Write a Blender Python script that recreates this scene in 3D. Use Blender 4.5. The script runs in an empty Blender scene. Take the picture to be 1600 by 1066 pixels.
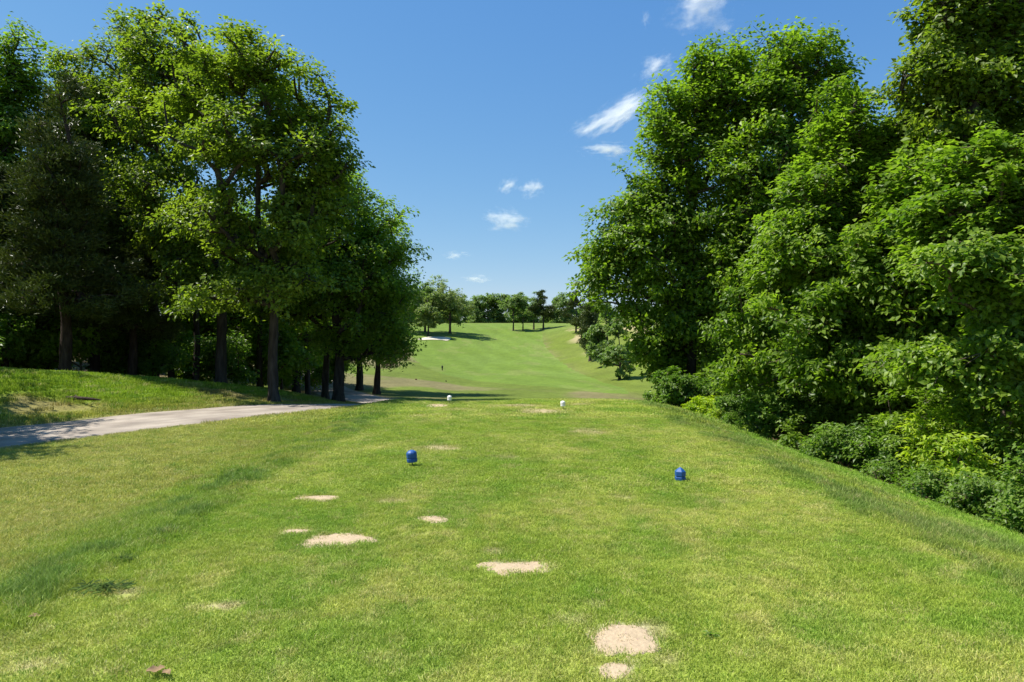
import bpy, math
import numpy as np
from mathutils import Vector, Matrix

# ------------------------------------------------------------------ camera, world, sun, exposure
S = bpy.context.scene
C = S.collection
F = 1067.0            # focal length in photograph pixels (1600 wide)
EYE = 1.7
cam = bpy.data.cameras.new('camera'); cam.lens = 24.0; cam.sensor_width = 36.0
cam.clip_end = 20000
camo = bpy.data.objects.new('camera', cam); C.objects.link(camo)
camo.location = (0, 0, EYE); camo.rotation_euler = (math.radians(90), 0, 0)
S.camera = camo

SUN_EL = math.radians(59)
SUN_AZ = math.radians(-83)      # clockwise from +Y: the sun stands to the left, a little ahead
w = bpy.data.worlds.new('World'); S.world = w; w.use_nodes = True
wn = w.node_tree.nodes; wl = w.node_tree.links
bg = wn['Background']; sky = wn.new('ShaderNodeTexSky'); sky.sky_type = 'NISHITA'
sky.sun_disc = False; sky.sun_elevation = SUN_EL; sky.sun_rotation = SUN_AZ
sky.air_density = 1.0; sky.dust_density = 0.0; sky.ozone_density = 3.0; sky.altitude = 200
sep = wn.new('ShaderNodeSeparateColor'); cmb = wn.new('ShaderNodeCombineColor'); wl.new(sky.outputs[0], sep.inputs[0])
for ch, pw_, gn_ in ((0, 1.05, .62), (1, .7, 1.20), (2, .35, 2.72)):
    a_ = wn.new('ShaderNodeMath'); a_.operation = 'POWER'; a_.inputs[1].default_value = pw_; wl.new(sep.outputs[ch], a_.inputs[0])
    b_ = wn.new('ShaderNodeMath'); b_.operation = 'MULTIPLY'; b_.inputs[1].default_value = gn_; wl.new(a_.outputs[0], b_.inputs[0]); wl.new(b_.outputs[0], cmb.inputs[ch])
wl.new(cmb.outputs[0], bg.inputs[0]); bg.inputs[1].default_value = 0.089
sd = Vector((math.sin(SUN_AZ) * math.cos(SUN_EL), math.cos(SUN_AZ) * math.cos(SUN_EL), math.sin(SUN_EL)))
sun = bpy.data.lights.new('sun', 'SUN'); sun.energy = 4.9; sun.angle = math.radians(0.53); sun.color = (1.0, 0.955, 0.88)
suno = bpy.data.objects.new('sun', sun); C.objects.link(suno)
suno.rotation_euler = (-sd).to_track_quat('-Z', 'Y').to_euler(); suno.location = (-30, 10, 50)
S.view_settings.view_transform = 'Standard'; S.view_settings.look = 'None'
S.view_settings.gamma = 1; S.view_settings.use_curve_mapping = False
S.view_settings.exposure = 0.84
S.render.engine = 'CYCLES'
cy = S.cycles
cy.max_bounces = 6; cy.diffuse_bounces = 3; cy.glossy_bounces = 2; cy.transmission_bounces = 4; cy.volume_bounces = 3
cy.use_denoising = True; cy.caustics_reflective = False; cy.caustics_refractive = False
cy.sample_clamp_indirect = 6

R = np.random.default_rng(7)

# ------------------------------------------------------------------ noise
def _h(ix, iy, iz, s):
    n = (ix.astype(np.int64) * 374761393 + iy.astype(np.int64) * 668265263 + iz.astype(np.int64) * 2147483647 + s * 1274126177) & 0xffffffff
    n = ((n ^ (n >> 13)) * 1274126177) & 0xffffffff
    n = ((n ^ (n >> 16)) * 2246822519) & 0xffffffff
    return ((n ^ (n >> 15)) & 0xffffff) / float(0xffffff)
def noise2(x, y, s=0):
    x = np.asarray(x, float); y = np.asarray(y, float)
    ix = np.floor(x); iy = np.floor(y); fx = x - ix; fy = y - iy
    fx = fx * fx * (3 - 2 * fx); fy = fy * fy * (3 - 2 * fy); z = np.zeros_like(ix)
    a = _h(ix, iy, z, s); b = _h(ix + 1, iy, z, s); c = _h(ix, iy + 1, z, s); d = _h(ix + 1, iy + 1, z, s)
    return (a * (1 - fx) + b * fx) * (1 - fy) + (c * (1 - fx) + d * fx) * fy
def fbm(x, y, s=0, o=3):
    v = 0; a = 0.5; t = 0
    for i in range(o):
        v = v + a * noise2(x * 2 ** i + i * 17.3, y * 2 ** i - i * 9.1, s + i); t += a; a *= 0.5
    return v / t
def noise3(p, s=0):
    i = np.floor(p); f = p - i; f = f * f * (3 - 2 * f); v = 0
    for dx in (0, 1):
        for dy in (0, 1):
            for dz in (0, 1):
                wt = (f[:, 0] if dx else 1 - f[:, 0]) * (f[:, 1] if dy else 1 - f[:, 1]) * (f[:, 2] if dz else 1 - f[:, 2])
                v = v + wt * _h(i[:, 0] + dx, i[:, 1] + dy, i[:, 2] + dz, s)
    return v
def ss(a, b, x):
    t = np.clip((np.asarray(x, float) - a) / (b - a), 0, 1); return t * t * (3 - 2 * t)

# ------------------------------------------------------------------ terrain
_PY = np.array([-60, 0, 19.5, 20.5, 23, 27, 33, 42, 60, 78, 92, 108, 125, 150, 180, 205, 225, 250, 300, 420, 1000, 4000.])
_PZ = np.array([0, 0, 0, -.03, -.38, -.85, -1.3, -1.72, -2.1, -2.28, -2.2, -1.8, -1.0, .75, 3.45, 5.9, 7.4, 8.3, 8.6, 7, 2, -10.])
PATH = np.array([(-19, -4), (-15.6, 3), (-12.4, 8.6), (-9.9, 13.1), (-7.7, 17.3), (-5.9, 20.6), (-4.7, 23.6), (-4.4, 27.0),
                 (-5.5, 31), (-8.6, 37.5), (-12.4, 45), (-17.2, 56), (-24, 68), (-31, 78), (-40, 86)], float)
def smooth_poly(P, n=12):
    out = []
    for i in range(len(P) - 1):
        p0 = P[max(i - 1, 0)]; p1 = P[i]; p2 = P[i + 1]; p3 = P[min(i + 2, len(P) - 1)]
        for k in range(n):
            t = k / n
            out.append(.5 * (2 * p1 + (p2 - p0) * t + (2 * p0 - 5 * p1 + 4 * p2 - p3) * t * t + (3 * p1 - p0 - 3 * p2 + p3) * t ** 3))
    out.append(P[-1]); return np.array(out)
PC = smooth_poly(PATH, 8)
def path_dist(x, y):
    """signed distance to the path's centre line (negative = left of it, walking away)"""
    x = np.asarray(x, float); y = np.asarray(y, float)
    sh = x.shape; P = np.stack([x.ravel(), y.ravel()], 1)
    out = np.full(len(P), 1e9); sg = np.ones(len(P))
    for i in range(len(PC) - 1):
        a = PC[i]; d = PC[i + 1] - a; L = d @ d
        t = np.clip(((P - a) @ d) / L, 0, 1)
        q = P - (a + t[:, None] * d); dist = np.hypot(q[:, 0], q[:, 1])
        c = d[0] * (P[:, 1] - a[1]) - d[1] * (P[:, 0] - a[0])
        m = dist < out; out[m] = dist[m]; sg[m] = np.where(c[m] > 0, -1, 1)
    return (out * sg).reshape(sh)
TEE_R, TEE_L = 3.45, -2.95
def height(x, y):
    x = np.asarray(x, float); y = np.asarray(y, float)
    xe = x
    base = np.interp(y, _PY, _PZ)
    d = 1.5
    base = (base * 2 + np.interp(y - d, _PY, _PZ) + np.interp(y + d, _PY, _PZ)) / 4
    near = 1 - ss(19, 30, y)
    # right shoulder of the tee
    r = -.97 * ss(TEE_R - .5, 8.0, x) - .05 * np.clip(x - 6.5, 0, 40)
    # left side of the tee
    l = -.16 * ss(3.0, 4.6, -x) + .0 * x
    z = base + near * (r + l)
    # valley: ground rises to either side
    v = ss(28, 60, y) * (1 - ss(165, 235, y))
    z = z + v * (.30 * np.clip(np.sqrt(np.clip(x - 6.5, 0, None) ** 2 + 4) - 2, 0, 16) * ss(45, 95, y) - .02 * np.clip(x - 5, 0, 8) * (1 - ss(60, 100, y)))
    z = z + v * .105 * np.clip(-x - 4, 0, 40)
    # bank to the left of the path
    pd = path_dist(x, np.clip(y, -2, 85))
    bank = np.interp(y, [0, 12, 17, 21, 25, 30, 36, 60], [1.45, 1.45, 1.2, .9, .7, .55, .5, .1])
    z = z + bank * ss(1.4, 6.0, -pd) + .035 * np.clip(-pd - 6, 0, 25) * (1 - ss(25, 60, y))
    z = z + .07 * (fbm(x / 5.0, y / 5.0, 5, 3) - .5) * ss(3.2, 6, np.abs(x)) + .25 * (fbm(x / 26.0, y / 26.0, 9, 2) - .5) * ss(28, 60, y)
    z = z + .035 * (fbm(x / 1.7, y / 1.7, 12, 2) - .5)
    return z
def hz(x, y): return float(height(np.array([x]), np.array([y]))[0])
def ground_at(px, py, ymax=400):
    """point of the terrain on the sight line through a photograph pixel"""
    ys = np.concatenate([np.arange(2, 40, .02), np.arange(40, ymax, .25)])
    xs = (px - 800) / F * ys; zs = EYE - (py - 533) / F * ys
    k = np.argmax(zs - height(xs, ys) < 0)
    return float(xs[k]), float(ys[k])
def P3(px, py, Y): return np.array([(px - 800) / F * Y, Y, EYE - (py - 533) / F * Y])

def inside_poly(x, y, poly):
    poly = np.asarray(poly); r = np.zeros(x.shape, bool); n = len(poly); j = n - 1
    for i in range(n):
        xi, yi = poly[i]; xj, yj = poly[j]
        c = ((yi > y) != (yj > y)) & (x < (xj - xi) * (y - yi) / (yj - yi + 1e-12) + xi)
        r ^= c; j = i
    return r

# mown fairway outline, and worn spots, in ground metres
FAIR = np.array([ground_at(a, b) for a, b in [(985, 616), (930, 613), (880, 607), (820, 602), (765, 597), (715, 590), (672, 577), (648, 563), (640, 545)]]
                + [(-30, 190), (-22, 214), (-2, 220)]
                + [ground_at(a, b) for a, b in [(832, 510), (846, 520), (849, 535), (860, 552), (880, 568), (905, 583), (940, 596), (975, 607)]])
FAIR = smooth_poly(np.vstack([FAIR, FAIR[:1]]), 5)[:-1]
# worn: px, py, half width px, half height px, strength
WORN = [(690, 700, 36, 5, .8), (643, 704, 14, 3, .7), (610, 784, 30, 4, .65), (655, 650, 22, 2.5, .6), (810, 634, 38, 3, .9), (845, 643, 40, 4.5, .9),
        (920, 675, 32, 6, .75), (350, 949, 28, 8, .95), (295, 952, 12, 4, .6), (200, 928, 26, 9, .7), (1125, 783, 18, 4, .5), (975, 778, 22, 4, .45), (465, 831, 24, 4, .8),
        (770, 864, 22, 5, .75), (1020, 985, 26, 14, .6), (1040, 1035, 22, 12, .55), (890, 968, 30, 12, .45), (925, 945, 18, 9, .5), (790, 715, 26, 4, .5), (440, 766, 16, 3, .7),
        (720, 640, 30, 2, .5), (905, 632, 22, 2, .7), (400, 857, 10, 3, .5), (60, 1040, 40, 12, .6), (150, 1050, 26, 9, .5)]
SANDS = [(497, 779, 37, 4.6), (532, 845, 60, 11), (679, 813, 24, 6), (797, 890, 47, 11.5), (968, 1003, 56, 24), (956, 1050, 24, 15), (683, 634, 18, 2.2), (462, 831, 18, 2.6)]
def to_ground_ellipse(px, py, hw, hh):
    x, y = ground_at(px, py); x1, y1 = ground_at(px, py - hh); x2, y2 = ground_at(px, py + hh)
    return x, (y1 + y2) / 2, hw / F * y, max(abs(y1 - y2) / 2, .04)
WORN_G = [to_ground_ellipse(*q[:4]) + (q[4],) for q in WORN]
SAND_G = [to_ground_ellipse(*q) for q in SANDS]
WOOD_R = [(8.1, -6), (6.7, 4), (6.42, 9.0), (6.2, 12), (5.85, 16), (5.65, 20), (5.4, 22.5), (6.4, 27), (9, 36), (12, 48), (16, 60)]
def wood_right_x(y):
    a = np.array(WOOD_R); return np.interp(y, a[:, 1], a[:, 0])
def worn_mask(x, y):
    m = np.zeros(x.shape)
    for i, (cx, cy, rx, ry, s) in enumerate(WORN_G):
        k = (np.abs(x - cx) < rx * 2.2) & (np.abs(y - cy) < ry * 2.2)
        if k.any():
            d = np.hypot((x[k] - cx) / rx, (y[k] - cy) / ry) + 1.0 * (fbm(x[k] / .09, y[k] / .09, 31, 3) - .5)
            m[k] = np.maximum(m[k], s * (1 - ss(.55, 1.25, d)))
    return m
def sand_mask(x, y):
    m = np.zeros(x.shape)
    for i, (cx, cy, rx, ry) in enumerate(SAND_G):
        k = (np.abs(x - cx) < rx * 1.8) & (np.abs(y - cy) < ry * 1.8)
        if k.any():
            m[k] = np.maximum(m[k], 1 - ss(.80, 1.12, sand_r(x[k], y[k], i)))
    return m
def sand_r(x, y, i):
    cx, cy, rx, ry = SAND_G[i]
    return np.hypot((x - cx) / rx, (y - cy) / ry) + 1.2 * (fbm(x / .22 + i * 5, y / .22, 41, 4) - .47) + .55 * (fbm(x / .045 + i * 3, y / .06, 43, 3) - .5)

def zones(x, y):
    """what grows where, each 0..1"""
    wob = .5 * (fbm(x / .8, y / .8, 21, 3) - .5)
    tee = ss(TEE_L - .12, TEE_L + .12, x + wob) * (1 - ss(TEE_R - .1, TEE_R + .25, x + wob)) * (1 - ss(20.2, 21.2, y + wob))
    colL = ss(-3.95, -3.5, x + wob) * (1 - ss(-3.1, -2.85, x + wob)) * (1 - ss(26, 30, y))
    colR = ss(3.35, 3.6, x + wob) * (1 - ss(4.4, 5.0, x + wob * 2)) * (1 - ss(21, 24, y))
    pd = path_dist(x, y)
    bank = ss(1.5, 2.0, -pd) * (1 - ss(60, 90, y))
    wr = wood_right_x(y)
    wood = ss(-.25, .35, x - wr + wob * .9) * (1 - ss(55, 62, y))
    # the wood floor on the left, beyond the bank
    woodl = ss(0, 1.2, -pd - np.interp(y, [0, 12, 20, 26, 32, 40, 60], [7.5, 8.5, 9, 9.5, 10, 9, 8]) + wob * 2) * (1 - ss(60, 80, y))
    return tee, colL, colR, bank, wood, woodl, pd
def gcol(x, y):
    """base colour of what covers the ground (real-world albedo)"""
    x = np.asarray(x, float); y = np.asarray(y, float)
    tee, colL, colR, bank, wood, woodl, pd = zones(x, y)
    def mix(a, b, t): return a * (1 - t[:, None]) + np.asarray(b)[None] * t[:, None]
    n1 = fbm(x / 2.3, y / 3.5, 51, 3); n2 = fbm(x / .35, y / .5, 52, 3); n3 = fbm(x / 9., y / 12., 53, 3)
    c = np.tile(np.array([.215, .265, .040]), (len(x), 1))                 # ordinary rough
    c = mix(c, [.175, .25, .035], ss(.35, .65, n1))
    c = mix(c, [.225, .235, .06], .8 * ss(.5, .72, n2))
    # tee turf
    n4 = fbm(x / .11, y / .14, 58, 3); n5 = fbm(x / .9, y / 1.1, 59, 3)
    t = np.tile(np.array([.205, .270, .038]), (len(x), 1))
    t = mix(t, [.290, .322, .070], ss(.30, .66, n5 * .5 + n3 * .3 + n2 * .2))
    t = mix(t, [.150, .240, .028], .7 * ss(.56, .70, fbm(x / .6, y / .8, 54, 3)))
    t = mix(t, [.34, .33, .12], .7 * ss(.54, .70, n4) * ss(.3, .6, n5))
    c = c * (1 - tee[:, None]) + t * tee[:, None]
    c = mix(c, [.085, .155, .045], .55 * np.maximum(colL * ss(.50, .62, fbm(x / .22, y / .4, 55, 3)), .95 * colR * ss(.35, .66, fbm(x / .35, y / .8, 57, 3))))
    # left of the collar: drier rough
    dry = (1 - ss(-4.6, -3.8, x)) * (1 - ss(18, 26, y)) * (pd > 1)
    c = mix(c, [.31, .31, .085], .8 * dry * ss(.15, .6, n1))
    rt = ss(4.3, 5.2, x) * (1 - ss(22, 28, y)); c = mix(c, [.140, .255, .026], .75 * rt)
    # bank
    bc = np.tile(np.array([.185, .27, .022]), (len(x), 1))
    bc = mix(bc, [.22, .16, .08], .75 * ss(2.0, 2.6, -pd) * (1 - ss(3.6, 5.4, -pd)) * ss(.40, .58, fbm(x / 1.8, y / 1.8, 61, 3)))
    bc = mix(bc, [.27, .25, .07], .8 * (1 - ss(1.6, 3.4, -pd)))
    c = c * (1 - bank[:, None]) + bc * bank[:, None]
    # wear along the path's edge
    c = mix(c, [.24, .2, .12], .6 * (1 - ss(1.55, 2.0, np.abs(pd) + .5 * (n2 - .5))))
    # valley rough and fairway
    far = ss(22, 34, y)
    rc = np.tile(np.array([.112, .150, .023]), (len(x), 1))
    rc = mix(rc, [.175, .145, .072], .8 * ss(.44, .62, fbm(x / 5.5, y / 9., 63, 4)))
    rc = mix(rc, [.118, .155, .021], .9 * ss(5, 10, x))
    f_in = inside_poly(x + .8 * (fbm(x / 3, y / 3, 66, 2) - .5), y, FAIR).astype(float)
    fc = np.tile(np.array([.118, .178, .025]), (len(x), 1))
    fc = mix(fc, [.128, .190, .034], .6 * ss(.42, .62, fbm(x / 5., y / 16., 67, 4)))
    fc = mix(fc, [.19, .20, .065], .35 * ss(.58, .74, fbm(x / 2.5 + y / 30, y / 9., 68, 4)))
    stripe = .5 + .5 * np.sin((x * 1.0 + y * .22) * 1.15)
    fc *= (1 + .05 * (stripe[:, None] - .5) * 2)
    rc = rc * (1 - f_in[:, None]) + fc * f_in[:, None]
    up = ss(150, 200, y) * (1 - f_in)
    rc = mix(rc, [.125, .175, .032], up)
    rc = rc * (.84 + .32 * fbm(x / .5, y / 1.1, 73, 3))[:, None] * (1 + (.36 - .2 * f_in) * (fbm(x / 2.2, y / 4, 74, 3) - .5))[:, None]
    # scalped sandy ground on the right slope
    sc = ss(11, 14, x) * ss(85, 100, y) * (1 - ss(160, 185, y)) * (1 - f_in)
    rc = mix(rc, [.33, .27, .14], .9 * sc * ss(.52, .62, fbm(x / 3, y / 8, 70, 4)))
    c = c * (1 - far[:, None]) + rc * far[:, None]
    c = mix(c, [.24, .2, .12], .6 * far * (1 - ss(1.4, 2.2, np.abs(pd) + .8 * (n2 - .5))))
    # wood floors: leaf litter and soil
    lit = np.tile(np.array([.105, .07, .042]), (len(x), 1))
    lit = mix(lit, [.20, .14, .09], ss(.5, .75, n2)); lit = mix(lit, [.05, .09, .02], .7 * ss(.5, .65, n1))
    ww = np.maximum(wood, woodl)
    c = c * (1 - ww[:, None]) + lit * ww[:, None]
    wm = worn_mask(x, y)
    c = mix(c, [.36, .29, .17], np.clip(wm, 0, 1))
    sm = sand_mask(x, y)
    c = mix(c, [.50, .41, .29], sm)
    return np.clip(c, .01, 1)

# ------------------------------------------------------------------ object helpers
def tag(o, label=None, cat=None, group=None, kind=None):
    if label: o['label'] = label
    if cat: o['category'] = cat
    if group: o['group'] = group
    if kind: o['kind'] = kind
    return o
def empty(name, loc, rz=0.0):
    o = bpy.data.objects.new(name, None); C.objects.link(o); o.location = loc; o.rotation_euler = (0, 0, rz)
    o.empty_display_size = .3
    return o
def mesh_np(name, V, Fc, mat, smooth=False, attrs=None):
    """V (n,3), Fc (m,k) all faces of one size"""
    V = np.asarray(V, np.float32); Fc = np.asarray(Fc, np.int32)
    me = bpy.data.meshes.new(name); n = len(V); m, k = Fc.shape
    me.vertices.add(n); me.vertices.foreach_set('co', V.ravel())
    me.loops.add(m * k); me.loops.foreach_set('vertex_index', Fc.ravel())
    me.polygons.add(m); me.polygons.foreach_set('loop_start', np.arange(0, m * k, k, dtype=np.int32))
    me.update(calc_edges=True)
    me.polygons.foreach_set('use_smooth', np.full(m, smooth))
    for nm, (typ, arr) in (attrs or {}).items():
        a = me.attributes.new(nm, typ, 'POINT')
        if typ == 'FLOAT': a.data.foreach_set('value', np.asarray(arr, np.float32).ravel())
        else:
            arr = np.asarray(arr, np.float32)
            if typ == 'FLOAT_COLOR' and arr.shape[1] == 3: arr = np.hstack([arr, np.ones((len(arr), 1), np.float32)])
            a.data.foreach_set('color' if typ == 'FLOAT_COLOR' else 'vector', arr.ravel())
    me.materials.append(mat)
    return me
def link(name, me, parent=None, loc=(0, 0, 0)):
    o = bpy.data.objects.new(name, me); C.objects.link(o); o.location = loc
    if parent: o.parent = parent
    return o

# ------------------------------------------------------------------ materials
def mat(name):
    m = bpy.data.materials.new(name); m.use_nodes = True
    nt = m.node_tree; return m, nt.nodes, nt.links, nt.nodes['Principled BSDF']
def node(n, t, **k):
    x = n.new(t)
    for a, b in k.items(): setattr(x, a, b)
    return x
def simple(name, col, rough=.6, spec=.4, nscale=0, namt=0, bump=0):
    m, n, l, p = mat(name)
    p.inputs['Base Color'].default_value = (*col, 1); p.inputs['Roughness'].default_value = rough
    p.inputs['Specular IOR Level'].default_value = spec
    if nscale:
        tc = node(n, 'ShaderNodeTexCoord'); nz = node(n, 'ShaderNodeTexNoise'); nz.inputs['Scale'].default_value = nscale
        nz.inputs['Detail'].default_value = 5
        l.new(tc.outputs['Object'], nz.inputs['Vector'])
        mr = node(n, 'ShaderNodeMapRange'); mr.inputs['To Min'].default_value = 1 - namt; mr.inputs['To Max'].default_value = 1 + namt
        l.new(nz.outputs['Fac'], mr.inputs['Value'])
        mx = node(n, 'ShaderNodeMix', data_type='RGBA', blend_type='MULTIPLY'); mx.inputs[0].default_value = 1
        mx.inputs[6].default_value = (*col, 1); l.new(mr.outputs[0], mx.inputs[7]); l.new(mx.outputs[2], p.inputs['Base Color'])
        if bump:
            b = node(n, 'ShaderNodeBump'); b.inputs['Strength'].default_value = bump; b.inputs['Distance'].default_value = .01
            l.new(nz.outputs['Fac'], b.inputs['Height']); l.new(b.outputs[0], p.inputs['Normal'])
    return m

def leaf_material(name, dark, light, trans, tr=.5, rough=.45, spec=.36):
    """diffuse leaf with light coming through it; 'tint' on each leaf picks the shade"""
    m, n, l, p = mat(name)
    at = node(n, 'ShaderNodeAttribute', attribute_name='tint')
    mx = node(n, 'ShaderNodeMix', data_type='RGBA'); mx.inputs[6].default_value = (*dark, 1); mx.inputs[7].default_value = (*light, 1)
    l.new(at.outputs['Fac'], mx.inputs[0]); l.new(mx.outputs[2], p.inputs['Base Color'])
    p.inputs['Roughness'].default_value = rough; p.inputs['Specular IOR Level'].default_value = spec
    t = node(n, 'ShaderNodeBsdfTranslucent')
    mt = node(n, 'ShaderNodeMix', data_type='RGBA', blend_type='MULTIPLY'); mt.inputs[0].default_value = 1
    l.new(mx.outputs[2], mt.inputs[6]); mt.inputs[7].default_value = (*trans, 1)
    l.new(mt.outputs[2], t.inputs[0])
    ms = node(n, 'ShaderNodeMixShader'); ms.inputs[0].default_value = tr
    l.new(p.outputs[0], ms.inputs[1]); l.new(t.outputs[0], ms.inputs[2])
    l.new(ms.outputs[0], n['Material Output'].inputs[0])
    return m
M_OAK = leaf_material('oak_leaves', (.082, .140, .014), (.26, .34, .036), (1.5, 1.6, .7))
M_MAPLE = leaf_material('broad_leaves', (.080, .150, .014), (.275, .385, .034), (1.4, 1.6, .7))
M_BRIGHT = leaf_material('young_leaves', (.20, .31, .014), (.40, .50, .035), (1.5, 1.6, .6))
M_BUSH = leaf_material('bush_leaves', (.075, .145, .020), (.21, .31, .040), (1.3, 1.6, .7))
M_BLUEG = leaf_material('blue_green_grass', (.12, .185, .075), (.22, .28, .11), (1.3, 1.4, .8))
M_CEDAR = leaf_material('cedar_sprays', (.040, .064, .014), (.125, .155, .030), (1.2, 1.3, .6), tr=.15)
M_FAROAK = leaf_material('hazed_distant_leaves', (.12, .19, .050), (.23, .30, .08), (1.3, 1.5, .8))  # leaf colour raised and paled: distance haze painted in
M_FARPALE = leaf_material('hazed_distant_pale_leaves', (.16, .22, .060), (.27, .33, .095), (1.3, 1.4, .8))  # pale foliage of its own, lightened further with painted-in haze

def bark(name, col, sc=9):
    m, n, l, p = mat(name)
    tc = node(n, 'ShaderNodeTexCoord'); mp = node(n, 'ShaderNodeMapping'); mp.inputs['Scale'].default_value = (1, 1, .18)
    l.new(tc.outputs['Object'], mp.inputs[0])
    v = node(n, 'ShaderNodeTexVoronoi', feature='DISTANCE_TO_EDGE'); v.inputs['Scale'].default_value = sc * 2
    nz = node(n, 'ShaderNodeTexNoise'); nz.inputs['Scale'].default_value = sc; nz.inputs['Detail'].default_value = 6
    l.new(mp.outputs[0], v.inputs['Vector']); l.new(mp.outputs[0], nz.inputs['Vector'])
    cr = node(n, 'ShaderNodeValToRGB'); cr.color_ramp.elements[0].position = .3; cr.color_ramp.elements[1].position = .72
    cr.color_ramp.elements[0].color = (col[0] * .45, col[1] * .43, col[2] * .4, 1); cr.color_ramp.elements[1].color = (*[c * 1.5 for c in col], 1)
    l.new(nz.outputs['Fac'], cr.inputs[0]); l.new(cr.outputs[0], p.inputs['Base Color'])
    ad = node(n, 'ShaderNodeMath', operation='ADD'); l.new(v.outputs['Distance'], ad.inputs[0]); l.new(nz.outputs['Fac'], ad.inputs[1])
    b = node(n, 'ShaderNodeBump'); b.inputs['Strength'].default_value = .9; b.inputs['Distance'].default_value = .03
    l.new(ad.outputs[0], b.inputs['Height']); l.new(b.outputs[0], p.inputs['Normal'])
    p.inputs['Roughness'].default_value = .9; p.inputs['Specular IOR Level'].default_value = .15
    return m
M_BARK = bark('oak_bark', (.060, .049, .040)); M_CBARK = bark('cedar_bark', (.06, .042, .032), 14); M_TWIG = bark('twig_bark', (.15, .115, .085), 20)

def ground_material():
    m, n, l, p = mat('ground_cover')
    at = node(n, 'ShaderNodeAttribute', attribute_name='col')
    geo = node(n, 'ShaderNodeNewGeometry')
    nz = node(n, 'ShaderNodeTexNoise'); nz.inputs['Scale'].default_value = 38; nz.inputs['Detail'].default_value = 4
    n2 = node(n, 'ShaderNodeTexNoise'); n2.inputs['Scale'].default_value = 3.2; n2.inputs['Detail'].default_value = 6; n2.inputs['Roughness'].default_value = .7
    l.new(geo.outputs['Position'], nz.inputs['Vector']); l.new(geo.outputs['Position'], n2.inputs['Vector'])
    a = node(n, 'ShaderNodeMapRange'); a.inputs['From Min'].default_value = .3; a.inputs['From Max'].default_value = .7
    a.inputs['To Min'].default_value = .66; a.inputs['To Max'].default_value = 1.3
    b = node(n, 'ShaderNodeMapRange'); b.inputs['From Min'].default_value = .3; b.inputs['From Max'].default_value = .7
    b.inputs['To Min'].default_value = .78; b.inputs['To Max'].default_value = 1.22
    l.new(nz.outputs['Fac'], a.inputs[0]); l.new(n2.outputs['Fac'], b.inputs[0])
    mu = node(n, 'ShaderNodeMath', operation='MULTIPLY'); l.new(a.outputs[0], mu.inputs[0]); l.new(b.outputs[0], mu.inputs[1])
    mx = node(n, 'ShaderNodeVectorMath', operation='SCALE'); l.new(at.outputs['Color'], mx.inputs[0]); l.new(mu.outputs[0], mx.inputs['Scale'])
    l.new(mx.outputs[0], p.inputs['Base Color'])
    bp = node(n, 'ShaderNodeBump'); bp.inputs['Strength'].default_value = .7; bp.inputs['Distance'].default_value = .035
    l.new(nz.outputs['Fac'], bp.inputs['Height']); l.new(bp.outputs[0], p.inputs['Normal'])
    p.inputs['Roughness'].default_value = .95; p.inputs['Specular IOR Level'].default_value = .1
    return m
M_GROUND = ground_material()

# ------------------------------------------------------------------ ground sheet
def steps(a, b, d): return list(np.arange(a, b, d))
gx = np.array([-3000, -1500, -700, -350, -200, -130, -90, -70] + steps(-56, -28, 3.5) + steps(-28, -14, .7) + steps(-14, 9, .14) + steps(9, 24, .4) + steps(24, 60, 2.5) + [70, 90, 130, 200, 350, 700, 1500, 3000])
gy = np.array([-400, -150, -60, -30, -15, -8, -3, 0, 1.5] + steps(2.6, 12, .12) + steps(12, 24, .18) + steps(24, 70, .45) + steps(70, 240, 1.1) + steps(240, 320, 8) + [350, 400, 500, 700, 1000, 1600, 2600, 4000])
X, Y = np.meshgrid(gx, gy); xf = X.ravel(); yf = Y.ravel()
Z = height(xf, yf)
nx, ny = len(gx), len(gy)
i, j = np.meshgrid(np.arange(nx - 1), np.arange(ny - 1)); q = (j * nx + i).ravel()
me = mesh_np('ground', np.stack([xf, yf, Z], 1), np.stack([q, q + 1, q + 1 + nx, q + nx], 1), M_GROUND, True,
             {'col': ('FLOAT_COLOR', gcol(xf, yf))})
tag(link('ground', me), kind='structure')

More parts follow.
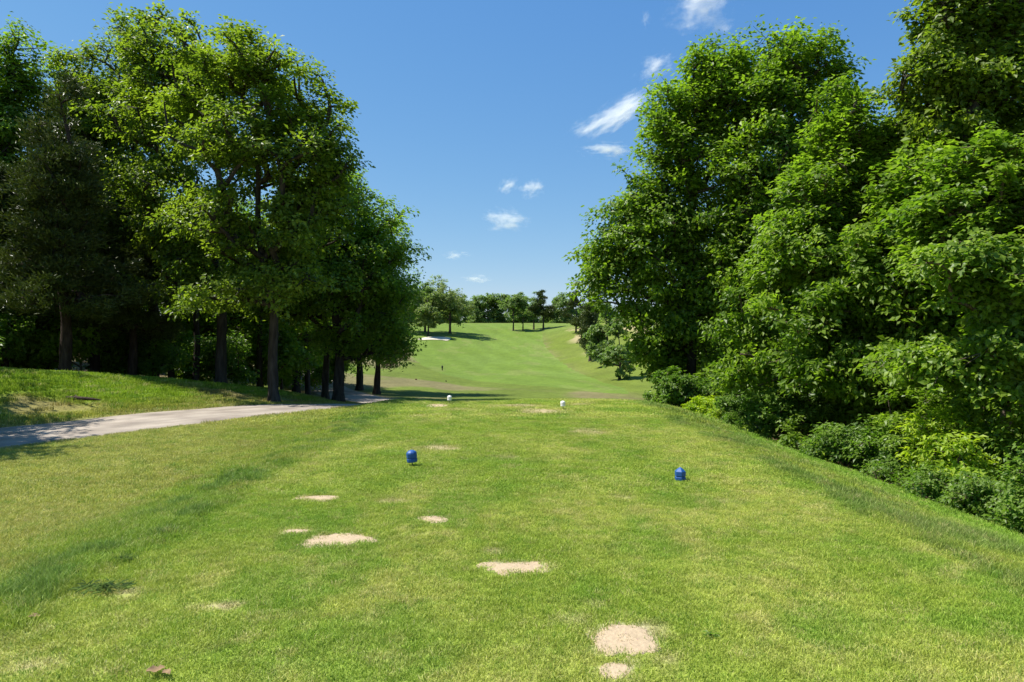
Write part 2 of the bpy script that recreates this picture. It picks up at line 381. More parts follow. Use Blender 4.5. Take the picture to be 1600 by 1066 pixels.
# ------------------------------------------------------------------ cart path
def path_material():
    m, n, l, p = mat('worn_path_surface')
    g = node(n, 'ShaderNodeNewGeometry')
    n1 = node(n, 'ShaderNodeTexNoise'); n1.inputs['Scale'].default_value = 1.1; n1.inputs['Detail'].default_value = 6
    n2 = node(n, 'ShaderNodeTexNoise'); n2.inputs['Scale'].default_value = 70; n2.inputs['Detail'].default_value = 3
    l.new(g.outputs['Position'], n1.inputs['Vector']); l.new(g.outputs['Position'], n2.inputs['Vector'])
    cr = node(n, 'ShaderNodeValToRGB'); e = cr.color_ramp.elements
    e[0].position = .32; e[0].color = (.22, .18, .14, 1); e[1].position = .66; e[1].color = (.37, .315, .25, 1)
    l.new(n1.outputs['Fac'], cr.inputs[0])
    mr = node(n, 'ShaderNodeMapRange'); mr.inputs['From Min'].default_value = .3; mr.inputs['From Max'].default_value = .7
    mr.inputs['To Min'].default_value = .85; mr.inputs['To Max'].default_value = 1.12; l.new(n2.outputs['Fac'], mr.inputs[0])
    mx = node(n, 'ShaderNodeVectorMath', operation='SCALE'); l.new(cr.outputs[0], mx.inputs[0]); l.new(mr.outputs[0], mx.inputs['Scale'])
    la = node(n, 'ShaderNodeAttribute', attribute_name='lane'); sx = node(n, 'ShaderNodeSeparateXYZ'); l.new(g.outputs['Position'], sx.inputs[0])
    yy = node(n, 'ShaderNodeMath', operation='MULTIPLY'); yy.inputs[1].default_value = .12; l.new(sx.outputs['Y'], yy.inputs[0])
    cb_ = node(n, 'ShaderNodeCombineXYZ'); l.new(la.outputs['Fac'], cb_.inputs[0]); l.new(yy.outputs[0], cb_.inputs[1])
    n3 = node(n, 'ShaderNodeTexNoise'); n3.inputs['Scale'].default_value = 3.5; n3.inputs['Detail'].default_value = 4; l.new(cb_.outputs[0], n3.inputs['Vector'])
    m3 = node(n, 'ShaderNodeMapRange'); m3.inputs['From Min'].default_value = .3; m3.inputs['From Max'].default_value = .7; m3.inputs['To Min'].default_value = .74; m3.inputs['To Max'].default_value = 1.1
    l.new(n3.outputs['Fac'], m3.inputs[0]); m4 = node(n, 'ShaderNodeVectorMath', operation='SCALE'); l.new(mx.outputs[0], m4.inputs[0]); l.new(m3.outputs[0], m4.inputs['Scale'])
    l.new(m4.outputs[0], p.inputs['Base Color']); p.inputs['Roughness'].default_value = .9
    b = node(n, 'ShaderNodeBump'); b.inputs['Strength'].default_value = .5; b.inputs['Distance'].default_value = .01
    l.new(n2.outputs['Fac'], b.inputs['Height']); l.new(b.outputs[0], p.inputs['Normal'])
    return m
PF = smooth_poly(PATH, 40); T = np.gradient(PF, axis=0); T /= np.linalg.norm(T, axis=1)[:, None]; N = np.stack([T[:, 1], -T[:, 0]], 1)
NW = 17; V = []
for k in range(NW):
    u = -1 + 2 * k / (NW - 1)
    e = 1.62 * u + (.13 * (fbm(PF[:, 0] * 1.3 + k, PF[:, 1] * 1.3, 77, 3) - .5) if k in (0, NW - 1) else 0)
    q = PF + N * np.asarray(e).reshape(-1, 1) if np.ndim(e) else PF + N * e
    z = height(q[:, 0], q[:, 1]) + .03 * (1 - u ** 4) + .012 - (.05 if k in (0, NW - 1) else 0)
    V.append(np.column_stack([q, z]))
V = np.array(V); n_ = V.shape[1]; i, j = np.meshgrid(np.arange(n_ - 1), np.arange(NW - 1)); q = (j * n_ + i).ravel()
me = mesh_np('path', V.reshape(-1, 3), np.stack([q, q + 1, q + 1 + n_, q + n_], 1), path_material(), True, {'lane': ('FLOAT', np.repeat(np.linspace(-1, 1, NW), n_))})
tag(link('path', me), kind='structure')

# ------------------------------------------------------------------ far bunker and sand patches on the tee
M_SAND = simple('pale_sand', (.40, .31, .20), .95, .1, 45, .30, .8)
M_BUNK = simple('bunker_sand', (.56, .50, .38), .95, .1, 2, .08, 0)
def sand_sheet(name, i, label, tilt=0):
    cx, cy, rx, ry = SAND_G[i]; n = 90
    gx_, gy_ = np.meshgrid(np.linspace(-1.5, 1.5, n), np.linspace(-1.5, 1.5, n)); x = cx + gx_ * rx; y = cy + gy_ * ry
    r = sand_r(x.ravel(), y.ravel(), i).reshape(x.shape)
    z = height(x, y) + .002 * (1 - ss(.2, 1.0, r)) - .03 * ss(.95, 1.15, r) + .006 + .006 * (fbm(x / .05, y / .05, 91, 2) - .5)
    q = np.arange(n * n).reshape(n, n); f = np.stack([q[:-1, :-1], q[:-1, 1:], q[1:, 1:], q[1:, :-1]], -1).reshape(-1, 4)
    keep = (r.ravel()[f] < 1.2).all(1)
    V = np.stack([x.ravel(), y.ravel(), z.ravel()], 1); V[:, :2] -= (cx, cy); zb = hz(cx, cy); V[:, 2] -= zb
    f = f[keep]; u, inv = np.unique(f, return_inverse=True)
    o = link(name, mesh_np(name, V[u], inv.reshape(f.shape), M_SAND, True), None, (cx, cy, zb))
    tag(o, label, 'sand patch', 'sand filled divots on the tee')
for i, lb in enumerate(['narrow pale sand divot farthest left, above the wide one on the tee', 'widest pale sand divot on the left half of the tee',
                        'small pale sand divot between the blue markers and the wide left divot', 'oval pale sand divot in the middle of the tee',
                        'big round sand divot nearest the camera', 'speckled worn sand divot cut by the bottom edge of the photo',
                        'thin sand streak just left of the left white marker', 'tiny sand streak touching the wide left divot']):
    sand_sheet('sand_patch', i, lb)

bx, by = ground_at(678, 530)
n = 40; a = np.linspace(0, 2 * np.pi, n, endpoint=False)
BK = np.array([ground_at(*p) for p in [(652, 531), (664, 528), (680, 527), (700, 528), (704, 530.5), (698, 533), (690, 532), (676, 531.5), (662, 532)]])
BKs = smooth_poly(np.vstack([BK, BK[:1]]), 6)[:-1]; cb = BKs.mean(0)
V = [(cb[0], cb[1])]; rings = 6
for k in range(1, rings + 1): V += [tuple(cb + (p - cb) * k / rings) for p in BKs]
V = np.array(V); z = height(V[:, 0], V[:, 1]) + .10; m_ = len(BKs); f = []
for k in range(m_): f.append((0, 1 + k, 1 + (k + 1) % m_))
for r_ in range(rings - 1):
    for k in range(m_):
        a0 = 1 + r_ * m_ + k; a1 = 1 + r_ * m_ + (k + 1) % m_; f += [(a0, a0 + m_, a1 + m_), (a0, a1 + m_, a1)]
tag(link('bunker', mesh_np('bunker', np.column_stack([V, z]), f, M_BUNK, True)), 'white sand bunker curving below the pale tree on the far hill', 'bunker')

# ------------------------------------------------------------------ tree builder
def ring_tube(P, rad, sides):
    P = np.asarray(P); n = len(P); T = np.gradient(P, axis=0); T /= np.linalg.norm(T, axis=1)[:, None] + 1e-9
    up = np.array([0.3, 0.2, 1.0]); A = np.cross(T, up); A /= np.linalg.norm(A, axis=1)[:, None] + 1e-9; B = np.cross(T, A)
    th = np.linspace(0, 2 * np.pi, sides, endpoint=False)
    V = P[:, None] + rad[:, None, None] * (A[:, None] * np.cos(th)[None, :, None] + B[:, None] * np.sin(th)[None, :, None])
    q = np.arange(n * sides).reshape(n, sides)
    f = np.stack([q[:-1], np.roll(q[:-1], -1, 1), np.roll(q[1:], -1, 1), q[1:]], -1).reshape(-1, 4)
    return V.reshape(-1, 3), f

def leaves(cent, nrm, dirv, size, width, tint, fine=False):
    n = len(cent)
    nrm = nrm / (np.linalg.norm(nrm, axis=1)[:, None] + 1e-9)
    d = dirv - nrm * (dirv * nrm).sum(1)[:, None]; d /= np.linalg.norm(d, axis=1)[:, None] + 1e-9
    s = np.cross(nrm, d); L = size[:, None]; W = (size * width)[:, None]
    b = cent - d * L * .5; t = cent + d * L * .5 - nrm * L * .14
    a1 = cent - d * L * .06 + s * W * .5 + nrm * L * .07; a2 = cent - d * L * .06 - s * W * .5 + nrm * L * .07
    if fine:
        V = np.stack([b, a1, t, a2, cent], 1).reshape(-1, 3); o = (np.arange(n) * 5)[:, None]
        f = np.concatenate([o + [0, 4, 1], o + [1, 4, 2], o + [2, 4, 3], o + [3, 4, 0]], 0); k = 5
    else:
        V = np.stack([b, a1, t, a2], 1).reshape(-1, 3); o = (np.arange(n) * 4)[:, None]
        f = np.concatenate([o + [0, 2, 1], o + [0, 3, 2]], 0); k = 4
    return V, f, np.repeat(tint, k)

def rnd_unit(n, rg):
    v = rg.normal(size=(n, 3)); return v / np.linalg.norm(v, axis=1)[:, None]

def grow(rg, trunk, lobes, nb, nt, nl, goff=11, leaf=.12, lw=.62, bough=(.5, 1.1), flat=.8, r0=.25, cs=.2, kind='leaf', gap=.42, fine=False, up=.8,
         bottom_open=True, limb=1.0, sides=10, spread=1.0):
    """trunk: (n,3) polyline; lobes: (cx,cy,cz,rx,ry,rz) in metres, both relative to the tree's foot.
    returns wood (V,F) and crown (V,F,tint)"""
    lobes = np.asarray(lobes, float); vol = lobes[:, 3] * lobes[:, 4] * lobes[:, 5]; vol = vol ** .62
    n0 = nb * 3
    k = rg.choice(len(lobes), n0, p=vol / vol.sum()); u = rnd_unit(n0, rg); r = rg.uniform(.12, 1, n0) ** .45
    r = r * (.62 + .85 * noise3(u * 2.7 + k[:, None] * 7.7, 3))
    B = lobes[k, :3] + u * r[:, None] * lobes[k, 3:]
    ok = noise3(B / 1.6 + goff, 8) > gap - .12
    B = B[ok & (B[:, 2] > .1)]
    # thin out boughs that sit too close
    sel = []; rad = (bough[0] + bough[1]) * .42
    for p in B:
        if len(sel) >= nb: break
        if not sel or np.min(((np.array(sel) - p) ** 2 * [1, 1, 1.7]).sum(1)) > (rad * .62) ** 2: sel.append(p)
    B = np.array(sel); nb = len(B)
    # branches: each bough joins the wood already there
    TR = []; trunk = np.asarray(trunk, float)
    for a, b in zip(trunk[:-1], trunk[1:]):
        m = max(2, int(np.linalg.norm(b - a) / .45))
        for t in np.linspace(0, 1, m, endpoint=False): TR.append(a + (b - a) * t)
    TR.append(trunk[-1]); TR = np.array(TR)
    seg = np.linalg.norm(np.diff(TR, axis=0), axis=1); pl = np.concatenate([[0], np.cumsum(seg)])
    if sides > 8:
        hh_ = np.clip(TR[:, 2] / 4, 0, 1)[:, None]; TR = TR + hh_ * .16 * np.stack([np.sin(TR[:, 2] * 1.1 + lobes[0, 0]), np.cos(TR[:, 2] * .9 + lobes[0, 1]), 0 * TR[:, 0]], 1)
    nodes = list(TR); par = [-1] + list(range(len(TR) - 1)); plen = list(pl); lo = np.percentile(lobes[:, 2] - lobes[:, 5], 20)
    chains = [(list(range(len(TR))))]
    centre = TR[len(TR) // 2]
    order = np.argsort(np.linalg.norm((B - centre) * [1, 1, .6], axis=1))
    tipnode = {}
    zmin = min(.35 * trunk[-1][2], max(lo, 1.2 if trunk[-1][2] > 3 else .1))
    for bi in order:
        p = B[bi]; Nn = np.array(nodes); d = p - Nn; L = np.linalg.norm(d, axis=1)
        cost = L + .30 * np.array(plen) + 1.3 * np.clip(-d[:, 2] + .1 * L, 0, None) + 50 * (Nn[:, 2] < zmin * .8)
        j = int(np.argmin(cost)); a = Nn[j]; D = L[j]; m = max(2, int(D / .5))
        ctrl = (a + p) / 2 + np.array([0, 0, .12 * D]) + rg.normal(size=3) * .07 * D
        ch = [j]; prev = j
        for t in np.linspace(0, 1, m + 1)[1:]:
            q = (1 - t) ** 2 * a + 2 * t * (1 - t) * ctrl + t * t * p + (rg.normal(size=3) * .03 * min(D, 1.5) if t < 1 else 0)
            nodes.append(q); par.append(prev); plen.append(plen[prev] + np.linalg.norm(q - nodes[prev])); prev = len(nodes) - 1; ch.append(prev)
        chains.append(ch); tipnode[bi] = prev
    cnt = np.zeros(len(nodes))
    for bi, t in tipnode.items():
        while t >= 0: cnt[t] += 1; t = par[t]
    Nn = np.array(nodes); VV = []; FF = []; off = 0
    tlen = pl[-1]
    for ci, ch in enumerate(chains):
        P = Nn[ch]
        if ci == 0:
            t = pl / tlen; rd = r0 * (1 - .78 * t ** 1.1) * (1 + .55 * np.exp(-pl / .28)); sd_ = sides
            th_n = rd
        else:
            rd = .016 * limb * (cnt[ch] + .6) ** .62 + .004; rd[0] = min(rd[0], rd[1] * 1.25); rd[-1] *= .6; rd = np.minimum(rd, r0 * .62); sd_ = 5
        v, f = ring_tube(P, rd, sd_)
        if ci == 0:   # bark ridges and root flare
            a_ = noise3(v * 3.1, 5) - .5; cpt = np.repeat(P, sd_, 0); v = v + (v - cpt) * a_[:, None] * .35
        VV.append(v); FF.append(f + off); off += len(v)
    # twigs and leaves
    ntw = nb * nt; bi = np.repeat(np.arange(nb), nt); br = rg.uniform(bough[0], bough[1], nb)[bi]
    u = rnd_unit(ntw, rg); u[:, 2] = np.where(u[:, 2] < -.3, -u[:, 2] * .5, u[:, 2])
    r = rg.uniform(.2, 1, ntw) ** .6
    if kind == 'leaf':
        ob = B - TR[len(TR) // 2]; ob[:, 2] = .25 * ob[:, 2]; ob += rg.normal(size=ob.shape) * .5 * np.linalg.norm(ob, axis=1)[:, None]; ob[:, 2] = np.clip(ob[:, 2], -.4 * np.linalg.norm(ob[:, :2], axis=1), None)
        ob /= np.linalg.norm(ob, axis=1)[:, None] + 1e-9
        sb = np.cross(ob, [0, 0, 1.]); sb /= np.linalg.norm(sb, axis=1)[:, None] + 1e-9; ub = np.cross(sb, ob)
        a1 = u[:, 0] * r * br * 1.45; a2 = u[:, 1] * r * br * .95; a3 = u[:, 2] * r * br * flat * .62
        Tw = B[bi] + ob[bi] * a1[:, None] + sb[bi] * a2[:, None] + ub[bi] * a3[:, None]
        Tw[:, 2] -= .22 * (a1 ** 2 + a2 ** 2) / br
    else:
        Tw = B[bi] + u * (r * br)[:, None] * [1, 1, flat]
    cc = lobes[:, :3].mean(0)
    if sides > 6:
        a = B[bi]; b = Tw; keep = rg.random(ntw) < .8
        a = a[keep]; b = b[keep]; dv = b - a; s1 = np.cross(dv, [0.3, .5, 1]); s1 /= np.linalg.norm(s1, axis=1)[:, None] + 1e-9; s2 = np.cross(dv, s1); s2 /= np.linalg.norm(s2, axis=1)[:, None] + 1e-9
        w0 = .011 * limb
        mid = (a + b) / 2 + rg.normal(size=a.shape) * .03
        vs = []
        for c0, ww in ((a, w0), (b, w0 * .4)):
            for th in (0, 2.1, 4.2): vs.append(c0 + ww * (s1 * math.cos(th) + s2 * math.sin(th)))
        vs = np.stack(vs, 1).reshape(-1, 3); o = (np.arange(len(a)) * 6)[:, None]
        VV.append(vs); FF.append(np.concatenate([o + [0, 1, 4, 3], o + [1, 2, 5, 4], o + [2, 0, 3, 5]], 0) + off)
    n = ntw * nl; ti = np.repeat(np.arange(ntw), nl)
    if kind == 'leaf':
        off_ = np.clip(rg.normal(size=(n, 3)), -1.7, 1.7) * cs * [1, 1, .75]
        cen = Tw[ti] + off_
        out = cen - cc; out /= np.linalg.norm(out, axis=1)[:, None] + 1e-9
        tw_n = rnd_unit(ntw, rg)[ti]
        nr = np.array([0, 0, up]) + out * .35 + rnd_unit(n, rg) * .62 * spread + tw_n * .35
        dr = off_ / (np.linalg.norm(off_, axis=1)[:, None] + 1e-9) + out * .3 + np.array([0, 0, -.35]) + rnd_unit(n, rg) * .4
        sz = leaf * rg.uniform(.5, 1.4, n)
    else:  # cedar sprays: narrow blades reaching up and out from each twig
        off_ = rg.normal(size=(n, 3)) * cs * [1, 1, .7]
        cen = Tw[ti] + off_
        out = Tw[ti] - cc * [1, 1, 0]; out[:, 2] = 0; out /= np.linalg.norm(out, axis=1)[:, None] + 1e-9
        dr = out * .8 + off_ / (np.linalg.norm(off_, axis=1)[:, None] + 1e-9) * .6 + np.array([0, 0, .55]) + rnd_unit(n, rg) * .35
        nr = rnd_unit(n, rg) + np.array([0, 0, .4]); sz = leaf * rg.uniform(.6, 1.3, n)
    tb = rg.normal(size=nb)[bi][ti] * .13 + rg.normal(size=ntw)[ti] * .10 + rg.normal(size=n) * .16
    tint = np.clip(.42 + tb, 0, 1)
    V, f, tn = leaves(cen, nr, dr, sz, lw, tint, fine)
    return (np.concatenate(VV), np.concatenate(FF)), (V, f, tn)

def tree_meshes(seed, trunk, lobes, lm, bm, name='tree', **k):
    rg = np.random.default_rng(seed)
    (wv, wf), (lv, lf, tn) = grow(rg, trunk, lobes, **k)
    return mesh_np(name + '_trunk', wv, wf, bm, True), mesh_np(name + '_crown', lv, lf, lm, False, {'tint': ('FLOAT', tn)})
TOTAL = [0]
def plant_tree(name, label, cat, loc, meshes, group=None, rz=0, sc=1.0, parts=('trunk', 'crown')):
    e = empty(name, loc, rz); e.scale = (sc, sc, sc)
    link(parts[0], meshes[0], e); link(parts[1], meshes[1], e); tag(e, label, cat, group)
    return e
def foot(px, Y, sink=.06):
    x = (px - 800) / F * Y; return np.array([x, Y, hz(x, Y) - sink])
def lobes_px(ft, Y, L):
    """lobes given as sight-line centre (px, py), radii in photo pixels at that distance, depth offset in metres"""
    out = []
    for l in L:
        px, py, rx, ry = l[:4]; dy = l[4] if len(l) > 4 else 0; dd = l[5] if len(l) > 5 else rx / F * (Y + dy)
        p = P3(px, py, Y + dy) - ft; out.append((*p, rx / F * (Y + dy), dd, ry / F * (Y + dy)))
    return out
def trunk_px(ft, Y, pts):
    return [(0, 0, 0)] + [tuple(P3(a, b, Y + (c[0] if c else 0)) - ft) for a, b, *c in pts]

# ---------------------------------------------------------------- left wood
def hero(seed, name, label, px, Y, tpts, L, lm=M_OAK, bm=M_BARK, cat='tree', group=None, parts=('trunk', 'crown'), **k):
    ft = foot(px, Y)
    m = tree_meshes(seed, trunk_px(ft, Y, tpts), lobes_px(ft, Y, L), lm, bm, name, **k)
    return plant_tree(name, label, cat, tuple(ft), m, group, parts=parts), m

hero(11, 'oak_tree', 'tall oak with open spreading limbs, trunk nearest the path', 428, 22,
     [(424, 480), (412, 380, .2), (398, 260, .3), (380, 150, .4), (370, 95, .4)],
     [(360, 110, 85, 62, .5, 2.2), (440, 130, 70, 55, 0, 1.8), (500, 165, 42, 40, .3, 1.0), (540, 190, 30, 24, 0, .7), (515, 215, 36, 34, .1, .9), (520, 250, 34, 34, .2, .9), (470, 245, 72, 55, 0, 1.8), (370, 235, 85, 60, -.3, 2.2), (400, 350, 95, 60, -.3, 2.0),
      (505, 300, 52, 44, .3, 1.3), (330, 330, 60, 55, 0, 1.6), (310, 200, 55, 60, .5, 1.6), (470, 380, 60, 46, .5, 1.4), (370, 435, 55, 26, 0, 1.4), (415, 445, 60, 30, -.9, 1.0), (465, 425, 50, 34, -.5, 1.2), (340, 465, 46, 26, -.7, 1.0)],
     nb=330, nt=7, nl=24, leaf=.14, lw=.62, bough=(.32, .62), r0=.165, cs=.17, gap=.50, limb=1.5, goff=23.4)
hero(12, 'oak_tree', 'tall oak standing just behind the path oak, crown touching its left side', 345, 25.5,
     [(343, 450), (340, 350), (330, 230), (318, 120), (312, 70)],
     [(300, 75, 55, 42, 0, 1.8), (250, 100, 55, 55, 0, 1.8), (340, 120, 60, 60, 0, 1.8), (270, 190, 75, 70, 0, 2), (345, 250, 80, 60, 0, 2), (270, 300, 70, 60, -.4, 1.8), (300, 390, 80, 55, -.4, 1.8), (235, 60, 24, 24, 0, .8), (300, 450, 70, 30, -.6, 1.4)],
     nb=250, nt=7, nl=24, leaf=.145, bough=(.34, .68), r0=.20, cs=.18, gap=.54, limb=1.6)
hero(13, 'oak_tree', 'rounded oak behind the dark cedar, third crown from the left edge', 240, 28,
     [(238, 450), (228, 330), (205, 200), (190, 120)],
     [(190, 110, 48, 42), (120, 120, 38, 38), (205, 60, 34, 32), (150, 190, 70, 70), (215, 210, 65, 80), (170, 310, 90, 80), (110, 230, 50, 80)],
     nb=270, nt=7, nl=22, leaf=.15, bough=(.38, .74), r0=.22, cs=.2, gap=.40)
hero(14, 'broadleaf_tree', 'tall green tree cut by the left edge of the photo', -6, 26,
     [(0, 450), (5, 300), (15, 150), (15, 100)],
     [(20, 90, 38, 38), (0, 150, 60, 60), (35, 190, 45, 70), (-40, 250, 90, 120), (20, 320, 65, 80)],
     lm=M_MAPLE, nb=250, nt=7, nl=22, leaf=.15, bough=(.38, .74), r0=.28, cs=.2, gap=.38)
# cedars
def cedar(seed, label, px, Y, top, halfw, bot, group=None, n=1.0, name='cedar_tree'):
    ft = foot(px, Y); H = (533 - top) / F * Y + EYE - ft[2]; zb = EYE - (bot - 533) / F * Y - ft[2]; rw = halfw / F * Y
    L = []
    for t in np.linspace(0, 1, 9):
        rr = rw * (1 - t) ** .75 * (.85 + .3 * math.sin(seed + t * 9)) + .18
        L.append((.12 * math.sin(seed * 3 + t * 7), .1 * math.cos(seed + t * 5), zb + (H - zb) * (.04 + .92 * t), rr, rr, (H - zb) * .085 + .12))
    m = tree_meshes(seed, [(0, 0, 0), (.03, 0, H * .5), (0, 0, H * .93)], L, M_CEDAR, M_CBARK, 'cedar', nb=int(150 * n), nt=7, nl=24, leaf=.17, lw=.22,
                    bough=(.3, .7), flat=.55, r0=.17 * max(1, H / 9), cs=.14, kind='spray', gap=.40, up=.2, limb=.7)
    return plant_tree(name, label, 'cedar tree', tuple(ft), m, group), m
c1, mc1 = cedar(21, 'tall dark cedar at the wood edge, with a bare lower trunk', 100, 22.5, 130, 100, 480, n=1.5)
c2, mc2 = cedar(22, 'broad dark cedar between the tall cedar and the oaks', 205, 26, 300, 85, 520, n=1.3)
c3, mc3 = cedar(23, 'dark cedar at the left edge, in front of the broadleaf tree', 8, 24, 235, 75, 520, n=1.3)

hero(15, 'oak_tree', 'leafy oak with trunk beside the bend of the path, low branches reaching right', 528, 28,
     [(528, 520), (530, 430), (520, 340), (505, 290)],
     [(520, 300, 50, 44, 0, 1.8), (570, 340, 48, 42, 0, 1.5), (500, 380, 75, 55, 0, 2), (585, 400, 48, 50, 0, 1.6), (540, 450, 70, 50, 0, 2), (600, 460, 38, 50, 0, 1.4), (470, 450, 60, 45, 0, 1.8), (575, 520, 55, 42, 0, 1.6), (515, 530, 40, 26, 0, 1.3), (618, 535, 22, 26, 0, .8)],
     lm=M_MAPLE, nb=330, nt=7, nl=24, leaf=.145, bough=(.34, .68), r0=.22, cs=.19, gap=.34)
hero(16, 'oak_tree', 'slim oak with the thinner dark trunk just left of the path-bend oak', 508, 29.5,
     [(508, 500), (500, 400), (480, 330)],
     [(470, 330, 55, 50), (440, 400, 60, 50), (500, 420, 50, 50), (450, 470, 60, 36)],
     lm=M_OAK, nb=180, nt=6, nl=22, leaf=.15, bough=(.38, .74), r0=.15, cs=.2, gap=.4)
hero(17, 'oak_tree', 'rounded tree closing the wood on its right, beyond the path bend', 561, 44,
     [(562, 500), (575, 420), (580, 370)],
     [(585, 370, 38, 36), (610, 420, 32, 40), (560, 430, 45, 50), (605, 490, 36, 36), (565, 500, 45, 34), (622, 520, 20, 30), (545, 330, 40, 40)],
     lm=M_MAPLE, nb=200, nt=6, nl=20, leaf=.18, bough=(.6, 1.2), r0=.22, cs=.25, gap=.36)
hero(18, 'cedar_tree', 'squat dark cedar under the oaks with skirts nearly on the grass', 588, 41,
     [(590, 520), (592, 470)], [(590, 545, 34, 26), (560, 540, 32, 26), (615, 530, 22, 40), (545, 520, 34, 28), (600, 480, 30, 30), (610, 560, 28, 16)], lm=M_CEDAR, bm=M_CBARK, cat='cedar tree',
     nb=70, nt=7, nl=20, leaf=.2, lw=.24, bough=(.4, .8), r0=.2, cs=.18, kind='spray', gap=.3)

# ---------------------------------------------------------------- right wood
G_R = None
hero(31, 'broadleaf_tree', 'tall dense tree closest to the fairway on the right', 1075, 24,
     [(1080, 480), (1070, 350), (1085, 220), (1100, 140)],
     [(1068, 178, 45, 45), (1110, 130, 60, 45), (1045, 240, 55, 60), (1110, 250, 75, 80), (985, 400, 62, 56), (1040, 350, 66, 70), (1100, 420, 85, 90), (945, 440, 36, 40), (1000, 480, 50, 46), (1032, 555, 34, 36), (1050, 575, 34, 30), (1020, 520, 40, 30), (1060, 520, 60, 60), (1010, 310, 42, 42), (930, 425, 22, 24), (1045, 170, 30, 30), (1025, 215, 36, 40), (960, 400, 44, 40), (975, 350, 36, 40), (1150, 170, 60, 60), (1145, 105, 50, 34), (1160, 300, 50, 60)],
     lm=M_MAPLE, nb=500, nt=7, nl=22, leaf=.155, bough=(.34, .68), r0=.20, cs=.19, gap=.33)
hero(32, 'broadleaf_tree', 'tallest tree of the right wood, crown peaking in the middle of the mass', 1215, 23,
     [(1215, 480), (1220, 350), (1235, 220), (1240, 120)],
     [(1235, 95, 50, 42), (1180, 130, 55, 48), (1290, 130, 48, 48), (1200, 230, 85, 80), (1290, 230, 60, 80), (1180, 350, 80, 80), (1270, 340, 80, 80), (1150, 450, 60, 60)],
     lm=M_MAPLE, nb=350, nt=7, nl=20, leaf=.16, bough=(.34, .68), r0=.3, cs=.19, gap=.33)
hero(33, 'broadleaf_tree', 'bright leafy tree in the middle of the right wood with hanging sprays', 1330, 15.5,
     [(1335, 500), (1325, 380), (1330, 250), (1335, 190)],
     [(1330, 210, 60, 58), (1280, 290, 62, 60), (1385, 250, 62, 60), (1330, 370, 100, 75, -.4), (1240, 400, 65, 60), (1410, 370, 60, 70), (1270, 490, 85, 60, -.4), (1370, 500, 80, 60), (1300, 575, 90, 42, -.6), (1180, 500, 50, 50, .4), (1180, 580, 50, 40, .2)],
     lm=M_MAPLE, bm=M_TWIG, nb=400, nt=7, nl=23, leaf=.125, bough=(.24, .5), r0=.17, cs=.125, gap=.36, fine=False)
hero(34, 'oak_tree', 'very tall oak leaning in at the top right corner, sky showing through', 1520, 14.5,
     [(1530, 450), (1535, 250), (1540, 80), (1560, -60), (1580, -150)],
     [(1450, 50, 52, 52), (1520, 20, 75, 70), (1600, 60, 80, 80), (1440, 130, 45, 50), (1540, 140, 85, 50), (1640, 160, 80, 80), (1520, -90, 100, 70), (1650, -60, 100, 90), (1480, 210, 60, 40), (1430, 15, 30, 26), (1430, 75, 45, 60), (1480, 130, 60, 60), (1470, 30, 50, 50)],
     lm=M_OAK, nb=360, nt=7, nl=19, leaf=.125, bough=(.24, .48), r0=.2, cs=.125, gap=.42)
hero(35, 'broadleaf_tree', 'leafy tree at the right edge with bright layered branches', 1560, 11,
     [(1570, 560), (1560, 420), (1580, 300), (1590, 220)],
     [(1560, 290, 95, 65), (1480, 340, 65, 42), (1640, 340, 90, 90), (1530, 420, 110, 45, -.5), (1640, 480, 90, 80), (1480, 480, 55, 42, -.3), (1560, 530, 80, 45, -.6), (1600, 610, 75, 42, -.3), (1450, 560, 55, 40, -.2), (1570, 620, 60, 36, -.7), (1600, 560, 60, 40, -.9)],
     lm=M_MAPLE, bm=M_TWIG, nb=380, nt=7, nl=21, leaf=.112, bough=(.17, .38), r0=.08, cs=.1, gap=.38, fine=True, limb=.8)
hero(36, 'broadleaf_tree', 'dark leafy tree filling the gap behind the right edge tree', 1440, 14,
     [(1440, 540), (1445, 420), (1440, 330)],
     [(1440, 300, 60, 50), (1400, 450, 60, 60), (1470, 420, 60, 80), (1420, 560, 80, 60), (1500, 560, 70, 70), (1520, 300, 60, 70)],
     lm=M_MAPLE, bm=M_TWIG, nb=260, nt=7, nl=18, leaf=.15, bough=(.26, .5), r0=.15, cs=.14, gap=.33)

# ---------------------------------------------------------------- shrubs along the right wood edge
def shrub(seed, label, px, Y, py_top, halfw, lm=M_BUSH, n=1.0, leaf=.075, name='shrub', py_bot=None, group='shrubs along the foot of the right wood', fine=False, gap=.3, lw=.55):
    ft = foot(px + .25 * F / Y, Y, .03); H = EYE - (py_top - 533) / F * Y - ft[2]; rw = halfw / F * Y; rg = np.random.default_rng(seed)
    L = []
    for k in range(6):
        a = rg.uniform(0, 6.28); L.append((rw * .5 * math.cos(a), rw * .4 * math.sin(a), H * rg.uniform(.2, .70), rw * rg.uniform(.45, .65), rw * rg.uniform(.45, .6), H * rg.uniform(.22, .34)))
    m = tree_meshes(seed, [(0, 0, 0), (.03, 0, H * .45)], L, lm, M_TWIG, 'shrub', nb=int(40 * n), nt=7, nl=20, leaf=leaf, lw=lw, bough=(.14, .34), r0=.03, cs=.075, gap=gap, limb=.45, sides=7, fine=fine)
    return plant_tree(name, label, 'shrub', tuple(ft), m, group, parts=('stem', 'foliage')), m
shrub(51, 'pale green bush at the far end of the right wood, beside the tee corner', 1035, 21.5, 575, 45, M_BUSH, 1.5, .11)
shrub(52, 'yellowish green low bush with airy twigs, second from the tee corner', 1095, 19.5, 620, 38, M_BRIGHT, .9, .10)
shrub(53, 'upright light green bush between the tee corner and the dark hollow', 1135, 18.6, 600, 40, M_BUSH, 1.1, .10)
shrub(54, 'dark rounded bush just past the dark hollow', 1205, 15.8, 600, 48, M_BUSH, 1.4, .09)
